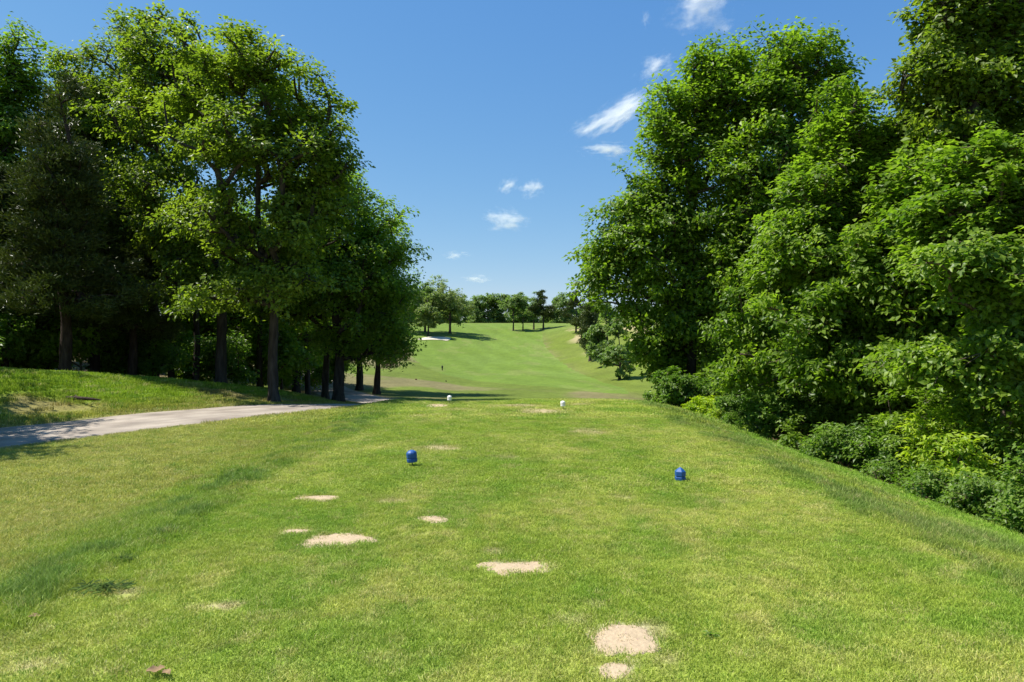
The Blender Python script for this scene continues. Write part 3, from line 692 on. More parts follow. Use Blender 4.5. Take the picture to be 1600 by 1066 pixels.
shrub(55, 'round dense bush where the wood edge bulges onto the grass', 1300, 12.9, 655, 55, M_BUSH, 1.5, .075)
shrub(56, 'low mixed bush right of the round dense bush', 1365, 12.0, 660, 42, M_BUSH, 1.1, .075)
shrub(57, 'bright yellow-green hickory sapling with drooping leaves over bare twigs', 1480, 10.4, 625, 78, M_BRIGHT, 1.6, .10, name='sapling', fine=True, gap=.25, lw=.42)
shrub(58, 'low weedy bush below the bright sapling', 1440, 9.9, 738, 42, M_BUSH, 1.2, .06, fine=True)
shrub(59, 'leafy bush below and right of the bright sapling', 1525, 9.1, 735, 50, M_BUSH, 1.4, .065, fine=True)
shrub(60, 'bush cut by the right edge, lowest and nearest of the row', 1598, 8.3, 715, 60, M_BUSH, 1.4, .065, fine=True)
shrub(61, 'shaded bush behind the bright sapling', 1400, 12.4, 590, 60, M_MAPLE, 1.5, .09)
shrub(62, 'shaded tall bush at the right edge, above the nearest bush', 1585, 10.2, 610, 70, M_MAPLE, 1.6, .085)
shrub(63, 'dark bush tucked in the hollow below the tallest tree', 1165, 19, 560, 50, M_MAPLE, 1.4, .11)
shrub(64, 'shaded bush behind the round dense bush', 1260, 15.5, 560, 55, M_MAPLE, 1.4, .1)
shrub(66, 'mid green bush in front of the trunk of the tree closest to the fairway', 1092, 21.6, 545, 46, M_BUSH, 1.5, .11)
shrub(65, 'shaded bush below the tree closest to the fairway', 1085, 24, 545, 60, M_MAPLE, 1.6, .13)

# low plants and leaf litter where grass meets the right wood
lowm = []
for s_ in range(4):
    rg3 = np.random.default_rng(400 + s_); L = [(rg3.uniform(-.13, .13), rg3.uniform(-.13, .13), rg3.uniform(.08, .26), .14, .14, .1) for q_ in range(5)]
    lowm.append(tree_meshes(400 + s_, [(0, 0, 0), (.01, 0, .2)], L, [M_BUSH, M_BRIGHT, M_MAPLE, M_BUSH][s_], M_TWIG, 'low_plant', nb=12, nt=4, nl=9, leaf=[.06, .05, .075, .045][s_], lw=.5, bough=(.05, .12), r0=.008, cs=.045, gap=.2, limb=.25, sides=5, fine=True))
rg3 = np.random.default_rng(44)
for q_ in range(64):
    y = rg3.uniform(7.4, 22); x = float(wood_right_x(y)) + rg3.uniform(-.35, .7)
    plant_tree('low_plant', 'low leafy plant in the litter along the right wood edge', 'plant', (x, y, hz(x, y) - .02), lowm[q_ % 4], 'low plants along the right wood edge', rg3.uniform(0, 6.28), rg3.uniform(.6, 1.5), ('stem', 'foliage'))
n = 9000; y = rg3.uniform(6.5, 23, n); x = wood_right_x(y) + np.abs(rg3.normal(0, .9, n)) - .4
cen = np.column_stack([x, y, height(x, y) + rg3.uniform(.008, .035, n)])
M_LITTER = leaf_material('dead_leaves', (.11, .065, .035), (.34, .23, .14), (1, 1, 1), tr=.2, rough=.8, spec=.2)
V, f, tn = leaves(cen, rnd_unit(n, rg3) * .55 + [0, 0, 1], rnd_unit(n, rg3), rg3.uniform(.04, .09, n), .6, np.clip(rg3.normal(.4, .25, n), 0, 1))
tag(link('leaf_litter', mesh_np('leaf_litter', V, f, M_LITTER, False, {'tint': ('FLOAT', tn)})), 'brown dead leaves lying along the foot of the right wood', 'leaf litter', kind='stuff')

# ---------------------------------------------------------------- trees deeper in both woods (seen between the front ones)
deep = []
for s in range(3):
    rg = np.random.default_rng(200 + s); L = []
    for k in range(11):
        a = rg.uniform(0, 6.28); rr = rg.uniform(.3, 2.3); L.append((rr * math.cos(a), rr * math.sin(a), rg.uniform(3.2, 9.2), rg.uniform(1.2, 1.9), rg.uniform(1.2, 1.9), rg.uniform(1.0, 1.6)))
    deep.append(tree_meshes(200 + s, [(0, 0, 0), (.1, .05, 3), (-.1, .1, 6), (.1, 0, 9)], L, M_MAPLE if s else M_OAK, M_BARK, 'deep_tree', nb=150, nt=6, nl=20, leaf=.19, bough=(.6, 1.15), r0=.2, cs=.26, gap=.3, sides=8))
rg = np.random.default_rng(5)
SL = [(-16.5, 27, .95), (-24, 27, 1.1), (-14, 33, .95), (-22.5, 33, 1.05), (-27, 32, 1.1), (-12, 38, .95), (-17.5, 38, 1.05), (-24, 40, 1.1), (-15, 45, 1.0), (-20.5, 47, 1.1), (-30, 38, 1.1), (-29, 47, 1.1), (-26, 15, 1.0), (-35, 44, 1.1), (-38, 34, 1.1)]
for k, (x, y, s) in enumerate(SL):
    plant_tree('woodland_tree', 'shaded tree standing inside the left wood behind the front oaks', 'tree', (x, y, hz(x, y) - .05), deep[k % 3], 'trees inside the left wood', rg.uniform(0, 6.28), s)
SR = [(11.5, 19, 1.0), (11, 24.5, 1.05), (14.5, 21, 1.05), (15.5, 27, 1.15), (10.5, 30, 1.0), (14, 34, 1.1), (19, 32, 1.2), (12.5, 14.5, 1.0), (15, 16.5, 1.1), (18, 22, 1.2), (11.8, 10.5, .9), (15.5, 12, 1.0), (20, 27, 1.2), (12, 40, .9), (17, 42, 1.1)]
for k, (x, y, s) in enumerate(SR):
    plant_tree('woodland_tree', 'shaded tree standing inside the right wood behind the front trees', 'tree', (x, y, hz(x, y) - .05), deep[(k + 1) % 3], 'trees inside the right wood', rg.uniform(0, 6.28), s)
# dense far side of both woods, cutting the view through under the crowns
und = []
for s in range(3):
    rg2 = np.random.default_rng(240 + s); L = [(rg2.uniform(-.9, .9), rg2.uniform(-.7, .7), rg2.uniform(.5, 2.2), rg2.uniform(.6, .9), rg2.uniform(.6, .9), rg2.uniform(.45, .8)) for k in range(7)]
    und.append(tree_meshes(240 + s, [(0, 0, 0), (.05, 0, 1.2)], L, M_MAPLE if s else M_BUSH, M_TWIG, 'undergrowth', nb=50, nt=6, nl=20, leaf=.15, bough=(.3, .6), r0=.05, cs=.16, gap=.28, sides=6))
k = 0
for (x, y) in [(-17.2, 22.5), (-18.8, 24.5), (-15.8, 25), (-14.6, 27.8), (-20.5, 27.5), (-17, 29), (-13.2, 31), (-15.5, 32.5), (-22, 23), (-23.5, 29.5), (-19, 33.5), (-11.8, 35), (-26.5, 28.5), (-13.5, 37), (-17, 36), (-21.5, 37.5), (-25.5, 36),
               (-29, 34), (-11.2, 41), (-14, 42), (-18, 43.5), (-12.5, 47), (-16.5, 50), (-23, 44), (-19.8, 20.5), (-24, 19), (-28, 41), (-33, 38), (-32, 30)]:
    plant_tree('undergrowth_bush', 'shaded bush on the floor of the left wood', 'bush', (x, y, hz(x, y) - .05), und[k % 3], 'undergrowth of the left wood', rg.uniform(0, 6.28), rg.uniform(.85, 1.35), ('stem', 'foliage')); k += 1
for (x, y) in [(9.2, 15), (8.9, 18), (8.8, 21.5), (8.6, 25), (10, 27.5), (9.6, 12.2), (9.4, 31), (10.5, 35), (12, 17), (12, 22), (12.5, 28), (13.5, 12), (12, 32), (14, 38), (11.5, 8.5), (15, 24), (16, 19), (12, 45), (16, 37), (10.2, 9.8)]:
    plant_tree('undergrowth_bush', 'shaded bush on the floor of the right wood', 'bush', (x, y, hz(x, y) - .05), und[k % 3], 'undergrowth of the right wood', rg.uniform(0, 6.28), rg.uniform(.9, 1.4), ('stem', 'foliage')); k += 1
# bare dark trunks among them
tr_me = []
for s in range(2):
    v, f = ring_tube(np.array([(0, 0, 0), (.02, 0, .3), (.08 * s, .03, 2), (-.05, 0, 4.5), (.05, 0, 8)]), np.array([.22, .15, .13, .11, .06]), 8)
    tr_me.append(mesh_np('bare_trunk', v, f, M_BARK, True))
for (x, y) in [(-13.7, 29.5), (-12.3, 33.2), (-15.1, 30.4), (-17.6, 26), (-19.4, 25.8), (-21, 25.5), (-12.9, 41), (-10.9, 36.5), (-16.3, 34.6), (-23.4, 25.2)]:
    o = link('tree_trunk', tr_me[k % 2], None, (x, y, hz(x, y) - .05)); o.rotation_euler = (rg.normal() * .03, rg.normal() * .03, rg.uniform(0, 6.28)); k += 1
    tag(o, 'slim dark trunk rising in the shade of the left wood', 'tree trunk', 'slim trunks in the left wood')

# ---------------------------------------------------------------- trees on the far hill
def far_tree(seed, name, label, px, py, top, halfw, lm=M_FAROAK, base_frac=.22, nb=80, leaf=.42, group=None, kind='leaf', Yf=None, gap=.38, lw=.7, cat='tree', nl=12, r0=None):
    if Yf is None: x, y = ground_at(px, py)
    else: y = Yf; x = (px - 800) / F * y
    zg = hz(x, y); H = EYE - (top - 533) / F * y - zg; rw = halfw / F * y; rg = np.random.default_rng(seed); L = []
    for k in range(12):
        a = rg.uniform(0, 6.28); t = rg.uniform(0, 1); z = H * (base_frac + (1 - base_frac) * (.08 + .8 * t)); pr = math.sin(math.pi * (.16 + .72 * t)) if kind == 'leaf' else (1.0 - .82 * t)
        rr = rw * .68 * pr; L.append((rr * math.cos(a), rr * math.sin(a), z, rw * .5 * max(pr, .35), rw * .5 * max(pr, .35), H * .12))
    m = tree_meshes(seed, [(0, 0, 0), (.1, 0, H * .4), (-.1, 0, H * .8)], L, lm, M_BARK, name, nb=nb, nt=7, nl=nl, leaf=leaf, lw=lw, bough=(H * .045, H * .095), r0=r0 or H * .022, cs=H * .022, gap=gap, sides=7, kind=kind, limb=1.6)
    return plant_tree(name, label, cat, (x, y, zg - .1), m, group), m
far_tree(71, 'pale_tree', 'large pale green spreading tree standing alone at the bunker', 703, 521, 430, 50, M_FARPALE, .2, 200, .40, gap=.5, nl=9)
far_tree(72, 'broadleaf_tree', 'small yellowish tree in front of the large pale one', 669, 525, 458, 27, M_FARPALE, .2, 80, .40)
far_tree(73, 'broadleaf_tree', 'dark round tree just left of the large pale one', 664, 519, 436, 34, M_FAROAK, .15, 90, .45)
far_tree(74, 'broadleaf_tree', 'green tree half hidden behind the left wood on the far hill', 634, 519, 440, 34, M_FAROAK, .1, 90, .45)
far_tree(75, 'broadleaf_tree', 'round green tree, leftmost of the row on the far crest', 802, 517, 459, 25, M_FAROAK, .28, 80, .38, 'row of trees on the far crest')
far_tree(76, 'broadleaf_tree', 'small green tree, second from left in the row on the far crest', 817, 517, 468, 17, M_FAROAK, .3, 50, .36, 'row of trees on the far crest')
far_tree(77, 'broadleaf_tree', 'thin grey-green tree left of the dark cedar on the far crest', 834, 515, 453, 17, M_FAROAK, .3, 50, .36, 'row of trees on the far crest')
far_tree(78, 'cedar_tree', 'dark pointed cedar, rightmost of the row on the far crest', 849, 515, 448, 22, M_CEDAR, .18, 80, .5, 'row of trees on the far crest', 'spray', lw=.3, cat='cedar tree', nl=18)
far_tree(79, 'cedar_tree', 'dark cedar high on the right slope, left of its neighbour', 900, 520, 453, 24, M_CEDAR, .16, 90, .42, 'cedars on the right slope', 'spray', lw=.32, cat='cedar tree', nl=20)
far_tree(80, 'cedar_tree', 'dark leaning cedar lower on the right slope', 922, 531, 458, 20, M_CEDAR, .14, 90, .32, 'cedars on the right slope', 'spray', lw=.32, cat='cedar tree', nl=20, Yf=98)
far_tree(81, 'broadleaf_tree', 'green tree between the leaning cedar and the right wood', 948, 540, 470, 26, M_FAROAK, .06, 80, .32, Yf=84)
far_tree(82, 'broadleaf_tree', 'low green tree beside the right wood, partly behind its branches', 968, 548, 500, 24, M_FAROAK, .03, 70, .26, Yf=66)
# tree line behind the crest: three crowns, repeated
tl = []
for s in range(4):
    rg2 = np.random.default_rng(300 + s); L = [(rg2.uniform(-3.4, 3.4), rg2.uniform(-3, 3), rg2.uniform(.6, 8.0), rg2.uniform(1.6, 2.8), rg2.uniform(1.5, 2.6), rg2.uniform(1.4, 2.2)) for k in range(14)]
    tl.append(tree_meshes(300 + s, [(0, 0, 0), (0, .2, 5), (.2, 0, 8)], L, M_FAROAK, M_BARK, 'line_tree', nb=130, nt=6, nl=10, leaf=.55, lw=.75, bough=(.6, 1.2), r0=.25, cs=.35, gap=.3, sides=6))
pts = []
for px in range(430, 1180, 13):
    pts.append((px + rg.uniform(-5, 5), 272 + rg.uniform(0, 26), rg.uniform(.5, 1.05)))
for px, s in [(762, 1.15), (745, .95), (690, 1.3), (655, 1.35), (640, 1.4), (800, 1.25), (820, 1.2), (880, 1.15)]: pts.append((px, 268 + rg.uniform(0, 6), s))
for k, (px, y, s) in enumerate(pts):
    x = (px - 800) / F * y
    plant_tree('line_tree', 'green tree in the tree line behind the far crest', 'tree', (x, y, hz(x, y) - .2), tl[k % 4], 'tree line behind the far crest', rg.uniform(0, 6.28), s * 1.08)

# ---------------------------------------------------------------- shade tree beyond the left edge of the frame (its shadow lies on the path)
for k, (x, y, s) in enumerate([(-18.2, 17.4, .8), (-14.3, 11.8, .95), (-17.0, 14.6, .9)]):
    plant_tree('woodland_tree', 'tree on the left bank, its shadow lying across the near path', 'tree', (x, y, hz(x, y) - .05), deep[k], 'trees left of the frame', 1.0 + k, s)

# ---------------------------------------------------------------- grass blades
def clump(name, rg, n, rad, h, wdt, lean):
    V = []; f = []; tn = []
    a = rg.uniform(0, 6.28, n); r = rad * np.sqrt(rg.uniform(0, 1, n)); bx = r * np.cos(a); by = r * np.sin(a)
    az = rg.uniform(0, 6.28, n); hh = h * rg.uniform(.5, 1.15, n); ln = lean * rg.uniform(.2, 1.3, n) * hh
    dx = np.cos(az) * ln; dy = np.sin(az) * ln; wa = rg.uniform(0, 6.28, n); wx = np.cos(wa) * wdt / 2; wy = np.sin(wa) * wdt / 2
    b1 = np.stack([bx - wx, by - wy, np.full(n, -.01)], 1); b2 = np.stack([bx + wx, by + wy, np.full(n, -.01)], 1)
    m1 = np.stack([bx + dx * .35 - wx * .8, by + dy * .35 - wy * .8, hh * .6], 1); m2 = np.stack([bx + dx * .35 + wx * .8, by + dy * .35 + wy * .8, hh * .6], 1)
    t = np.stack([bx + dx, by + dy, hh * .95], 1)
    V = np.stack([b1, b2, m1, m2, t], 1).reshape(-1, 3); o = (np.arange(n) * 5)[:, None]
    f = np.concatenate([o + [0, 1, 3], o + [0, 3, 2], o + [2, 3, 4]], 0)
    tn = np.repeat(rg.uniform(0, 1, n), 5)
    return mesh_np(name, V, f, M_BLADE, False, {'tint': ('FLOAT', tn)})
def blade_material():
    m, n, l, p = mat('grass_blades')
    ai = node(n, 'ShaderNodeAttribute', attribute_name='gcol', attribute_type='INSTANCER')
    at = node(n, 'ShaderNodeAttribute', attribute_name='tint')
    cr = node(n, 'ShaderNodeValToRGB'); e = cr.color_ramp.elements
    e[0].position = 0; e[0].color = (1.0, 1.1, .9, 1); e[1].position = 1; e[1].color = (2.3, 2.0, 2.9, 1)
    e2 = e.new(.55); e2.color = (1.5, 1.5, 1.15, 1); e3 = e.new(.84); e3.color = (1.75, 1.7, 1.4, 1)
    l.new(at.outputs['Fac'], cr.inputs[0])
    mx = node(n, 'ShaderNodeMix', data_type='RGBA', blend_type='MULTIPLY'); mx.inputs[0].default_value = 1
    l.new(ai.outputs['Color'], mx.inputs[6]); l.new(cr.outputs[0], mx.inputs[7])
    l.new(mx.outputs[2], p.inputs['Base Color']); p.inputs['Roughness'].default_value = .55; p.inputs['Specular IOR Level'].default_value = .25
    t = node(n, 'ShaderNodeBsdfTranslucent'); l.new(mx.outputs[2], t.inputs[0])
    ms = node(n, 'ShaderNodeMixShader'); ms.inputs[0].default_value = .35
    l.new(p.outputs[0], ms.inputs[1]); l.new(t.outputs[0], ms.inputs[2]); l.new(ms.outputs[0], n['Material Output'].inputs[0])
    return m
M_BLADE = blade_material()
gc = bpy.data.collections.new('grass_sources')
rg = np.random.default_rng(99)
SRC = []
# 0-3 near fine turf, 4-6 near longer grass, 7-9 wider clumps for the middle distance, 10-12 widest
for k in range(4): SRC.append(clump('g%02d' % len(SRC), rg, 46, .055, .026, .0034, 1.1))
for k in range(3): SRC.append(clump('g%02d' % len(SRC), rg, 40, .07, .062, .0042, .8))
for k in range(3): SRC.append(clump('g%02d' % len(SRC), rg, 90, .13, .040, .0065, .9))
for k in range(3): SRC.append(clump('g%02d' % len(SRC), rg, 110, .26, .060, .013, .8))
for me_ in SRC:
    o = bpy.data.objects.new(me_.name, me_); gc.objects.link(o)

def scatter():
    out = []
    rg = np.random.default_rng(123)
    for (y0, y1, sp, kind) in ((3.0, 7.6, .047, 0), (7.6, 15, .098, 1), (15, 34, .20, 2)):
        ys = np.arange(y0, y1, sp)
        for y in ys:
            hw = .80 * y + .6; x = np.arange(-min(hw, 24), min(hw, wood_right_x(y) + .6), sp)
            xx = x + rg.uniform(-.5, .5, len(x)) * sp; yy = y + rg.uniform(-.5, .5, len(x)) * sp
            out.append(np.column_stack([xx, yy, np.full(len(x), kind)]))
    P = np.concatenate(out); x, y, kd = P.T
    tee, colL, colR, bank, wood, woodl, pd = zones(x, y)
    wm = worn_mask(x, y); sm = sand_mask(x, y)
    keep = np.ones(len(x)); keep *= 1 - sm * .993; keep *= 1 - .8 * wm; keep *= 1 - .93 * np.maximum(wood, woodl)
    keep *= ss(1.55, 1.78, np.abs(pd) + .16 * (fbm(x / .25, y / .25, 88, 2) - .5))
    bare = bank * ss(2.0, 2.6, -pd) * (1 - ss(3.6, 5.4, -pd)) * ss(.40, .58, fbm(x / 1.8, y / 1.8, 61, 3)); keep *= 1 - .9 * bare
    m = rg.random(len(x)) < keep
    x, y, kd = x[m], y[m], kd[m]; tee, colL, colR, bank, pd, wm = [a[m] for a in (tee, colL, colR, bank, pd, wm)]
    long_ = 1 - tee
    hs = np.where(tee > .5, 1.0, 1.0) * (1 + .25 * (fbm(x / .4, y / .4, 90, 2) - .5) * 2)
    tuft = np.maximum(colL * ss(.50, .62, fbm(x / .22, y / .4, 55, 3)), colR * ss(.35, .66, fbm(x / .35, y / .8, 57, 3)))
    n = len(x)
    idx = np.where(kd == 0, np.where(tee > rg.random(n), rg.integers(0, 4, n), rg.integers(4, 7, n)), np.where(kd == 1, rg.integers(7, 10, n), rg.integers(10, 13, n)))
    # height factor
    hf = np.where(kd == 0, np.where(idx < 4, 1, .9 + .35 * tuft), np.where(kd == 1, tee * .75 + (1 - tee) * (1.2 + .45 * tuft), tee * .5 + (1 - tee) * (1.0 + .3 * tuft)))
    hf = hf * (1 + .35 * bank) * hs * rg.uniform(.8, 1.2, n) * (1 - .35 * wm)
    col = gcol(x, y) * rg.uniform(.76, 1.24, (n, 1))
    st = ((rg.random(n) < .11) * rg.uniform(.3, .9, n))[:, None]; col = col * (1 - st) + np.array([.34, .32, .13]) * st
    gr = ((rg.random(n) < .12) * .7)[:, None]; col = col * (1 - gr) + np.array([.10, .20, .02]) * gr
    mxw = (wm * .7)[:, None]; col = col * (1 - mxw) + np.array([.24, .26, .09]) * mxw
    z = height(x, y)
    print('grass clumps', n)
    sc = np.stack([np.ones(n) * rg.uniform(.9, 1.15, n), np.ones(n), hf], 1); sc[:, 1] = sc[:, 0]
    me = bpy.data.meshes.new('grass'); me.vertices.add(n); me.vertices.foreach_set('co', np.column_stack([x, y, z]).astype(np.float32).ravel())
    def att(nm, typ, arr, key):
        a = me.attributes.new(nm, typ, 'POINT'); a.data.foreach_set(key, np.ascontiguousarray(arr).ravel())
    att('gcol', 'FLOAT_COLOR', np.hstack([col, np.ones((n, 1))]).astype(np.float32), 'color')
    att('gsc', 'FLOAT_VECTOR', sc.astype(np.float32), 'vector')
    rot = np.zeros((n, 3), np.float32); rot[:, 2] = rg.uniform(0, 6.28, n); att('grot', 'FLOAT_VECTOR', rot, 'vector')
    att('gidx', 'INT', idx.astype(np.int32), 'value')
    return me
gme = scatter()
go = link('grass', gme); tag(go, 'short green turf with straw-coloured flecks on the tee and banks', 'grass', kind='stuff')
ng = bpy.data.node_groups.new('grass_scatter', 'GeometryNodeTree')
ng.interface.new_socket('Geometry', in_out='INPUT', socket_type='NodeSocketGeometry'); ng.interface.new_socket('Geometry', in_out='OUTPUT', socket_type='NodeSocketGeometry')
N_ = ng.nodes; gi = N_.new('NodeGroupInput'); gout = N_.new('NodeGroupOutput')
m2p = N_.new('GeometryNodeMeshToPoints'); iop = N_.new('GeometryNodeInstanceOnPoints'); ci = N_.new('GeometryNodeCollectionInfo')
ci.inputs['Collection'].default_value = gc; ci.inputs['Separate Children'].default_value = True; ci.inputs['Reset Children'].default_value = True
def nattr(nm, t):
    a = N_.new('GeometryNodeInputNamedAttribute'); a.data_type = t; a.inputs['Name'].default_value = nm
    return a.outputs['Attribute']
ng.links.new(gi.outputs[0], m2p.inputs['Mesh']); ng.links.new(m2p.outputs[0], iop.inputs['Points']); ng.links.new(ci.outputs[0], iop.inputs['Instance'])
iop.inputs['Pick Instance'].default_value = True
ng.links.new(nattr('gidx', 'INT'), iop.inputs['Instance Index'])
e2r = N_.new('FunctionNodeEulerToRotation'); ng.links.new(nattr('grot', 'FLOAT_VECTOR'), e2r.inputs[0]); ng.links.new(e2r.outputs[0], iop.inputs['Rotation'])
ng.links.new(nattr('gsc', 'FLOAT_VECTOR'), iop.inputs['Scale']); ng.links.new(iop.outputs[0], gout.inputs[0])
md = go.modifiers.new('scatter', 'NODES'); md.node_group = ng

# ---------------------------------------------------------------- tee markers
def prism(name, prof, sides, mat_, parent, smooth=False, rot=0.0, bevel=0):
    V = []; f = []; n = len(prof)
    for r_, z in prof:
        for k in range(sides):
            a = rot + 2 * math.pi * k / sides; V.append((r_ * math.cos(a), r_ * math.sin(a), z))
    me = bpy.data.meshes.new(name)
    for i in range(n - 1):
        for k in range(sides): f.append((i * sides + k, i * sides + (k + 1) % sides, (i + 1) * sides + (k + 1) % sides, (i + 1) * sides + k))
    f.append(tuple(range(sides))[::-1]); f.append(tuple(range((n - 1) * sides, n * sides)))
    me.from_pydata(V, [], f); me.materials.append(mat_); me.update()
    for p in me.polygons: p.use_smooth = smooth
    o = link(name, me, parent)
    if bevel:
        b = o.modifiers.new('bevel', 'BEVEL'); b.width = bevel; b.segments = 2; b.limit_method = 'ANGLE'
    return o
M_BLUE = simple('blue_plastic', (.008, .075, .27), .55, .5, 30, .1, .05); M_WHITE = simple('white_plastic', (.78, .77, .74), .45, .5, 30, .06, .05)
M_STEEL = simple('dark_spike_metal', (.04, .04, .04), .5, .5, 20, .2)
def marker(label, px, py, lift, mat_, r, hh, tilt=(0, 0), point=True, sides=6, rot=0.0):
    x, y = ground_at(px, py); z = hz(x, y)
    e = empty('tee_marker', (x, y, z - .004)); e.rotation_euler = (tilt[0], tilt[1], rot)
    top = [(r * .62, hh * .93), (r * .12, hh)] if not point else [(r * .55, hh * .9), (r * .06, hh * 1.04)]
    a = prism('cap', [(r * .86, hh * .36), (r, hh * .38), (r, hh * .72)] + ([(r * .9, hh * .82)] if not point else []) + top, sides, mat_, e, False, .3, .003)
    b = prism('base_ring', [(r * .9, .0), (r, hh * .05), (r, hh * .29), (r * .9, hh * .32)], sides, mat_, e, False, .3, .003)
    c = prism('groove', [(r * .84, hh * .30), (r * .84, hh * .38)], sides, mat_, e, False, .3)
    for o in (a, b, c): o.location.z = lift
    prism('spike', [(.002, -.09), (.006, -.06), (.006, lift + .03)], 8, M_STEEL, e, True)
    tag(e, label, 'tee marker', 'tee markers')
marker('blue tee marker raised on its spike, on the left of the tee', 645, 729, .062, M_BLUE, .072, .165, (.03, -.10), False, 10)
marker('blue pointed tee marker pushed down to the turf, on the right', 1063, 751, 0.0, M_BLUE, .068, .158, (0, 0), True, 6, .25)
marker('white tee marker on its spike at the far left of the tee', 702, 631, .095, M_WHITE, .062, .135, (0, .04), False, 10)
marker('white tee marker on its spike at the far right of the tee', 880, 640, .085, M_WHITE, .062, .135, (0, -.05), False, 10)

# ---------------------------------------------------------------- small things
M_DARK = simple('dark_painted_wood', (.02, .028, .02), .7, .3, 10, .2); M_STONE = simple('rusty_stone', (.12, .06, .035), .9, .2, 9, .3, .5); M_DSTONE = simple('dark_stone', (.035, .03, .025), .9, .2, 9, .3, .5)
x, y = ground_at(691, 579); e = empty('distance_post', (x, y, hz(x, y) - .05)); tag(e, 'thin dark post standing in the rough beyond the tee', 'post')
h_ = 7.5 / F * y
prism('post', [(.045 * y / 60, 0), (.045 * y / 60, h_ * .55)], 6, M_DARK, e); o = prism('post_head', [(.05 * y / 60, h_ * .553), (.075 * y / 60, h_ * .62), (.075 * y / 60, h_ * .95), (.03 * y / 60, h_ * 1.1)], 6, M_DARK, e)
def lump(name, label, cat, px, py, wpx, hpx, m, seed):
    x, y = ground_at(px, py); rg = np.random.default_rng(seed); w_ = wpx / F * y / 2; h = hpx / F * y
    import bmesh
    bm = bmesh.new(); bmesh.ops.create_icosphere(bm, subdivisions=3, radius=1)
    P = np.array([v.co[:] for v in bm.verts]); d = .7 + .6 * noise3(P * 1.6 + seed, seed)
    for v, k in zip(bm.verts, d): v.co = (v.co.x * k * w_, v.co.y * k * w_ * .8, max(v.co.z, -.4) * k * h)
    me = bpy.data.meshes.new(name); bm.to_mesh(me); bm.free(); me.materials.append(m)
    tag(link(name, me, None, (x, y, hz(x, y))), label, cat)
lump('stone', 'reddish stone lying in the rough left of the fairway', 'stone', 650, 594, 3.5, 2.5, M_STONE, 3)
lump('stone', 'small dark stone in the rough straight below the thin post', 'stone', 697, 596.5, 2.2, 2, M_DSTONE, 4)
M_CLOD = simple('dry_leaf_brown', (.24, .16, .085), .9, .2, 25, .35, .6)
# dry leaves: curled sheets
def dry_leaf(label, px, py, wpx, rz, seed):
    x, y = ground_at(px, py); w_ = wpx / F * y; rg = np.random.default_rng(seed); n = 9; V = []; f = []
    for i in range(n):
        t = i / (n - 1); wid = math.sin(math.pi * min(1, t * .92 + .06)) ** .7 * .3 * (1 + .25 * math.sin(t * 17 + seed))
        for u in (-1, -.5, 0, .5, 1): V.append(((t - .5) * w_, u * wid * w_, .012 + w_ * (.16 * abs(u) ** 1.6 * wid * 2 + .10 * math.sin(t * 4 + seed) ** 2 + .02 * math.sin(9 * t + 5 * u))))
    for i in range(n - 1):
        for k in range(4): a = i * 5 + k; f.append((a, a + 1, a + 6, a + 5))
    o = link('dry_leaf', mesh_np('dry_leaf', V, f, M_CLOD, True), None, (x, y, hz(x, y) + .02)); o.rotation_euler = (.15, 0, rz)
    tag(o, label, 'dry leaf')
dry_leaf('brown curled dry leaf at the bottom edge of the photo, pointed stalk up', 243, 1058, 26, .5, 1)
dry_leaf('rounder brown dry leaf beside it at the bottom edge, on its right', 261, 1063, 18, -.6, 2)
dry_leaf('small brown curled leaf in the left grass near the worn tuft', 53, 972, 17, .2, 3)
# a dead branch on the bare bank
x, y = ground_at(122, 628); z = hz(x, y) + .05
pp = np.array([(-.55, .1, .0), (-.25, .02, .05), (0, 0, .04), (.3, -.06, .03), (.6, -.05, .0)]); v, f = ring_tube(pp, np.array([.02, .045, .05, .04, .015]), 7)
v2, f2 = ring_tube(np.array([(.0, 0, .04), (-.2, .2, .1), (-.35, .3, .05)]), np.array([.025, .02, .01]), 6)
tag(link('fallen_branch', mesh_np('fallen_branch', np.concatenate([v, v2]), np.concatenate([f, f2 + len(v)]), M_CBARK, True), None, (x, y, z)), 'short dead branch lying on the bare patch of the left bank', 'branch')
# weeds: a dark rosette on the turf and a taller tuft at the collar
def rosette(name, label, px, py, r_, n, h, mat_, seed, wd=.25, ln=None, sx=1.0):
    x, y = ground_at(px, py); rg = np.random.default_rng(seed); a = rg.uniform(0, 6.28, n); rr = r_ * rg.uniform(.0, .9, n)
    cen = np.stack([sx * rr * np.cos(a), rr * np.sin(a), h * rg.uniform(.3, 1, n)], 1); d = np.stack([np.cos(a), np.sin(a), rg.uniform(.3, 1.5, n)], 1)
    V, f, tn = leaves(cen, rnd_unit(n, rg) * .4 + [0, 0, .7], d, (ln or r_) * rg.uniform(.6, 1.2, n), wd, np.clip(rg.normal(.3, .2, n), 0, 1))
    tag(link(name, mesh_np(name, V, f, mat_, False, {'tint': ('FLOAT', tn)}), None, (x, y, hz(x, y))), label, 'weed')
rosette('weed', 'small dark green weed flat on the turf right of the big sand divot', 1112, 997, .055, 22, .025, M_BUSH, 5)
rosette('grass_tuft', 'long dark grass tuft at the left edge of the tee, lower left', 160, 925, .15, 170, .045, M_BLUEG, 6, .05, .085, 1.5)
rosette('grass_tuft', 'dark grass tuft on the left collar, above the worn tuft', 196, 878, .07, 90, .04, M_BLUEG, 7, .05, .07, 1.3)

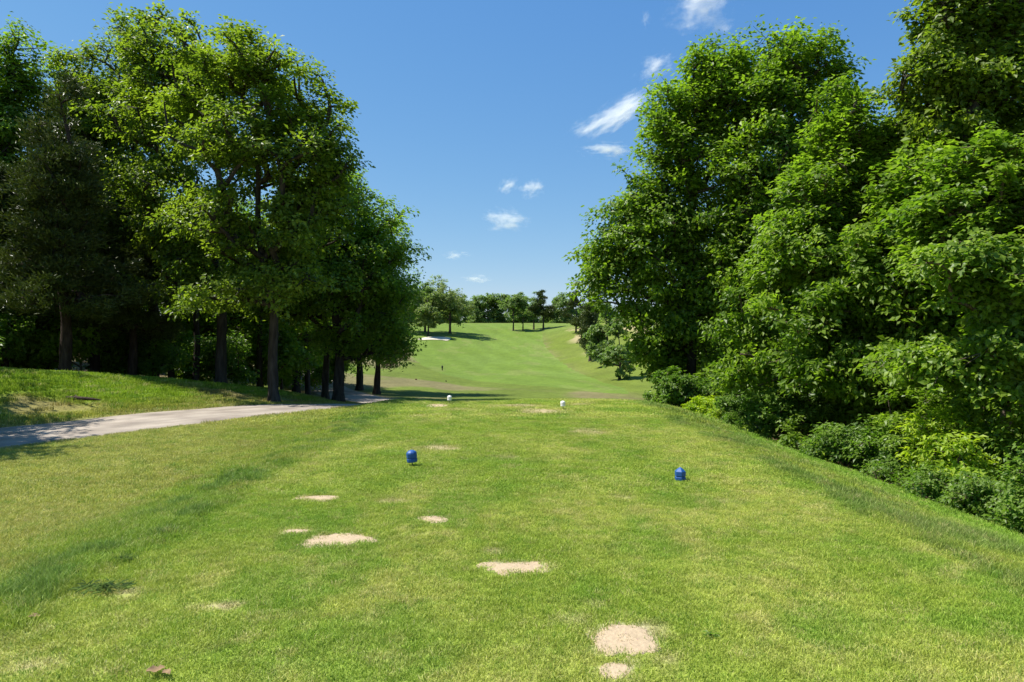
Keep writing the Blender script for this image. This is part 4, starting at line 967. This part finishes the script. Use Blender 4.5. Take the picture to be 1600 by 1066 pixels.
# ---------------------------------------------------------------- clouds
def cloud_material(dens, seed):
    m = bpy.data.materials.new('cloud_vapour'); m.use_nodes = True; n = m.node_tree.nodes; l = m.node_tree.links
    n.remove(n['Principled BSDF'])
    tc = n.new('ShaderNodeTexCoord'); v = node(n, 'ShaderNodeVectorMath', operation='LENGTH'); l.new(tc.outputs['Object'], v.inputs[0])
    mp = n.new('ShaderNodeMapping'); mp.inputs['Location'].default_value = (seed * 3.1, seed * 1.7, 0); l.new(tc.outputs['Object'], mp.inputs[0])
    nz = n.new('ShaderNodeTexNoise'); nz.inputs['Scale'].default_value = 2.0; nz.inputs['Detail'].default_value = 6; nz.inputs['Roughness'].default_value = .7; l.new(mp.outputs[0], nz.inputs['Vector'])
    ml = node(n, 'ShaderNodeMath', operation='MULTIPLY'); ml.inputs[1].default_value = 2.6; l.new(nz.outputs['Fac'], ml.inputs[0])
    sb = node(n, 'ShaderNodeMath', operation='SUBTRACT'); l.new(ml.outputs[0], sb.inputs[0]); sb.inputs[1].default_value = .75
    s2 = node(n, 'ShaderNodeMath', operation='SUBTRACT'); l.new(sb.outputs[0], s2.inputs[0]); l.new(v.outputs['Value'], s2.inputs[1])
    mr = n.new('ShaderNodeMapRange'); mr.interpolation_type = 'SMOOTHSTEP'; mr.inputs['From Min'].default_value = -.05; mr.inputs['From Max'].default_value = .95; mr.inputs['To Min'].default_value = 0; mr.inputs['To Max'].default_value = dens * .75
    l.new(s2.outputs[0], mr.inputs[0])
    pv = n.new('ShaderNodeVolumePrincipled'); pv.inputs['Color'].default_value = (.98, .98, .98, 1); pv.inputs['Anisotropy'].default_value = .0
    l.new(mr.outputs[0], pv.inputs['Density']); l.new(pv.outputs[0], n['Material Output'].inputs['Volume'])
    return m
import bmesh
bm = bmesh.new(); bmesh.ops.create_icosphere(bm, subdivisions=3, radius=1.0)
cme = bpy.data.meshes.new('cloud'); bm.to_mesh(cme); bm.free()
D = 3200.
for k, (px, py, hw, hh, ang, dn, lb) in enumerate([
    (1092, 12, 62, 40, .25, 2.6, 'brightest white cloud at the top of the sky'), (1128, 42, 26, 18, .3, .9, 'faint wisp hanging right below the brightest cloud'),
    (1024, 104, 40, 22, .45, 1.5, 'soft white cloud touching the top of the right wood'),
    (962, 180, 84, 24, .52, 2.2, 'long slanting white cloud left of the right wood'), (950, 234, 46, 14, 0, 1.8, 'flat white cloud below the long slanting one'),
    (1009, 30, 10, 18, -.1, 1.3, 'tiny upright wisp left of the brightest cloud'), (794, 290, 22, 13, .6, 1.6, 'small slanting puff, left of the pair in mid sky'),
    (830, 295, 26, 17, .2, 1.8, 'small round puff, right of the pair in mid sky'), (790, 344, 42, 22, -.1, 1.9, 'wide ragged puff below the pair in mid sky'),
    (713, 399, 24, 9, 0, .8, 'faint low wisp above the far pale tree'), (745, 436, 30, 8, 0, .8, 'faintest wisp just above the far tree line')]):
    p = P3(px, py, D); o = bpy.data.objects.new('cloud', cme.copy()); C.objects.link(o); o.location = p
    a_, b_ = 1.2 * hw / F * D, 1.2 * hh / F * D
    o.scale = (a_, a_ * .7, b_); o.rotation_euler = (0, -ang, 0)
    o.data.materials.append(cloud_material(dn * 1.5 / b_, k + 1)); tag(o, lb, 'cloud', 'small fair weather clouds')
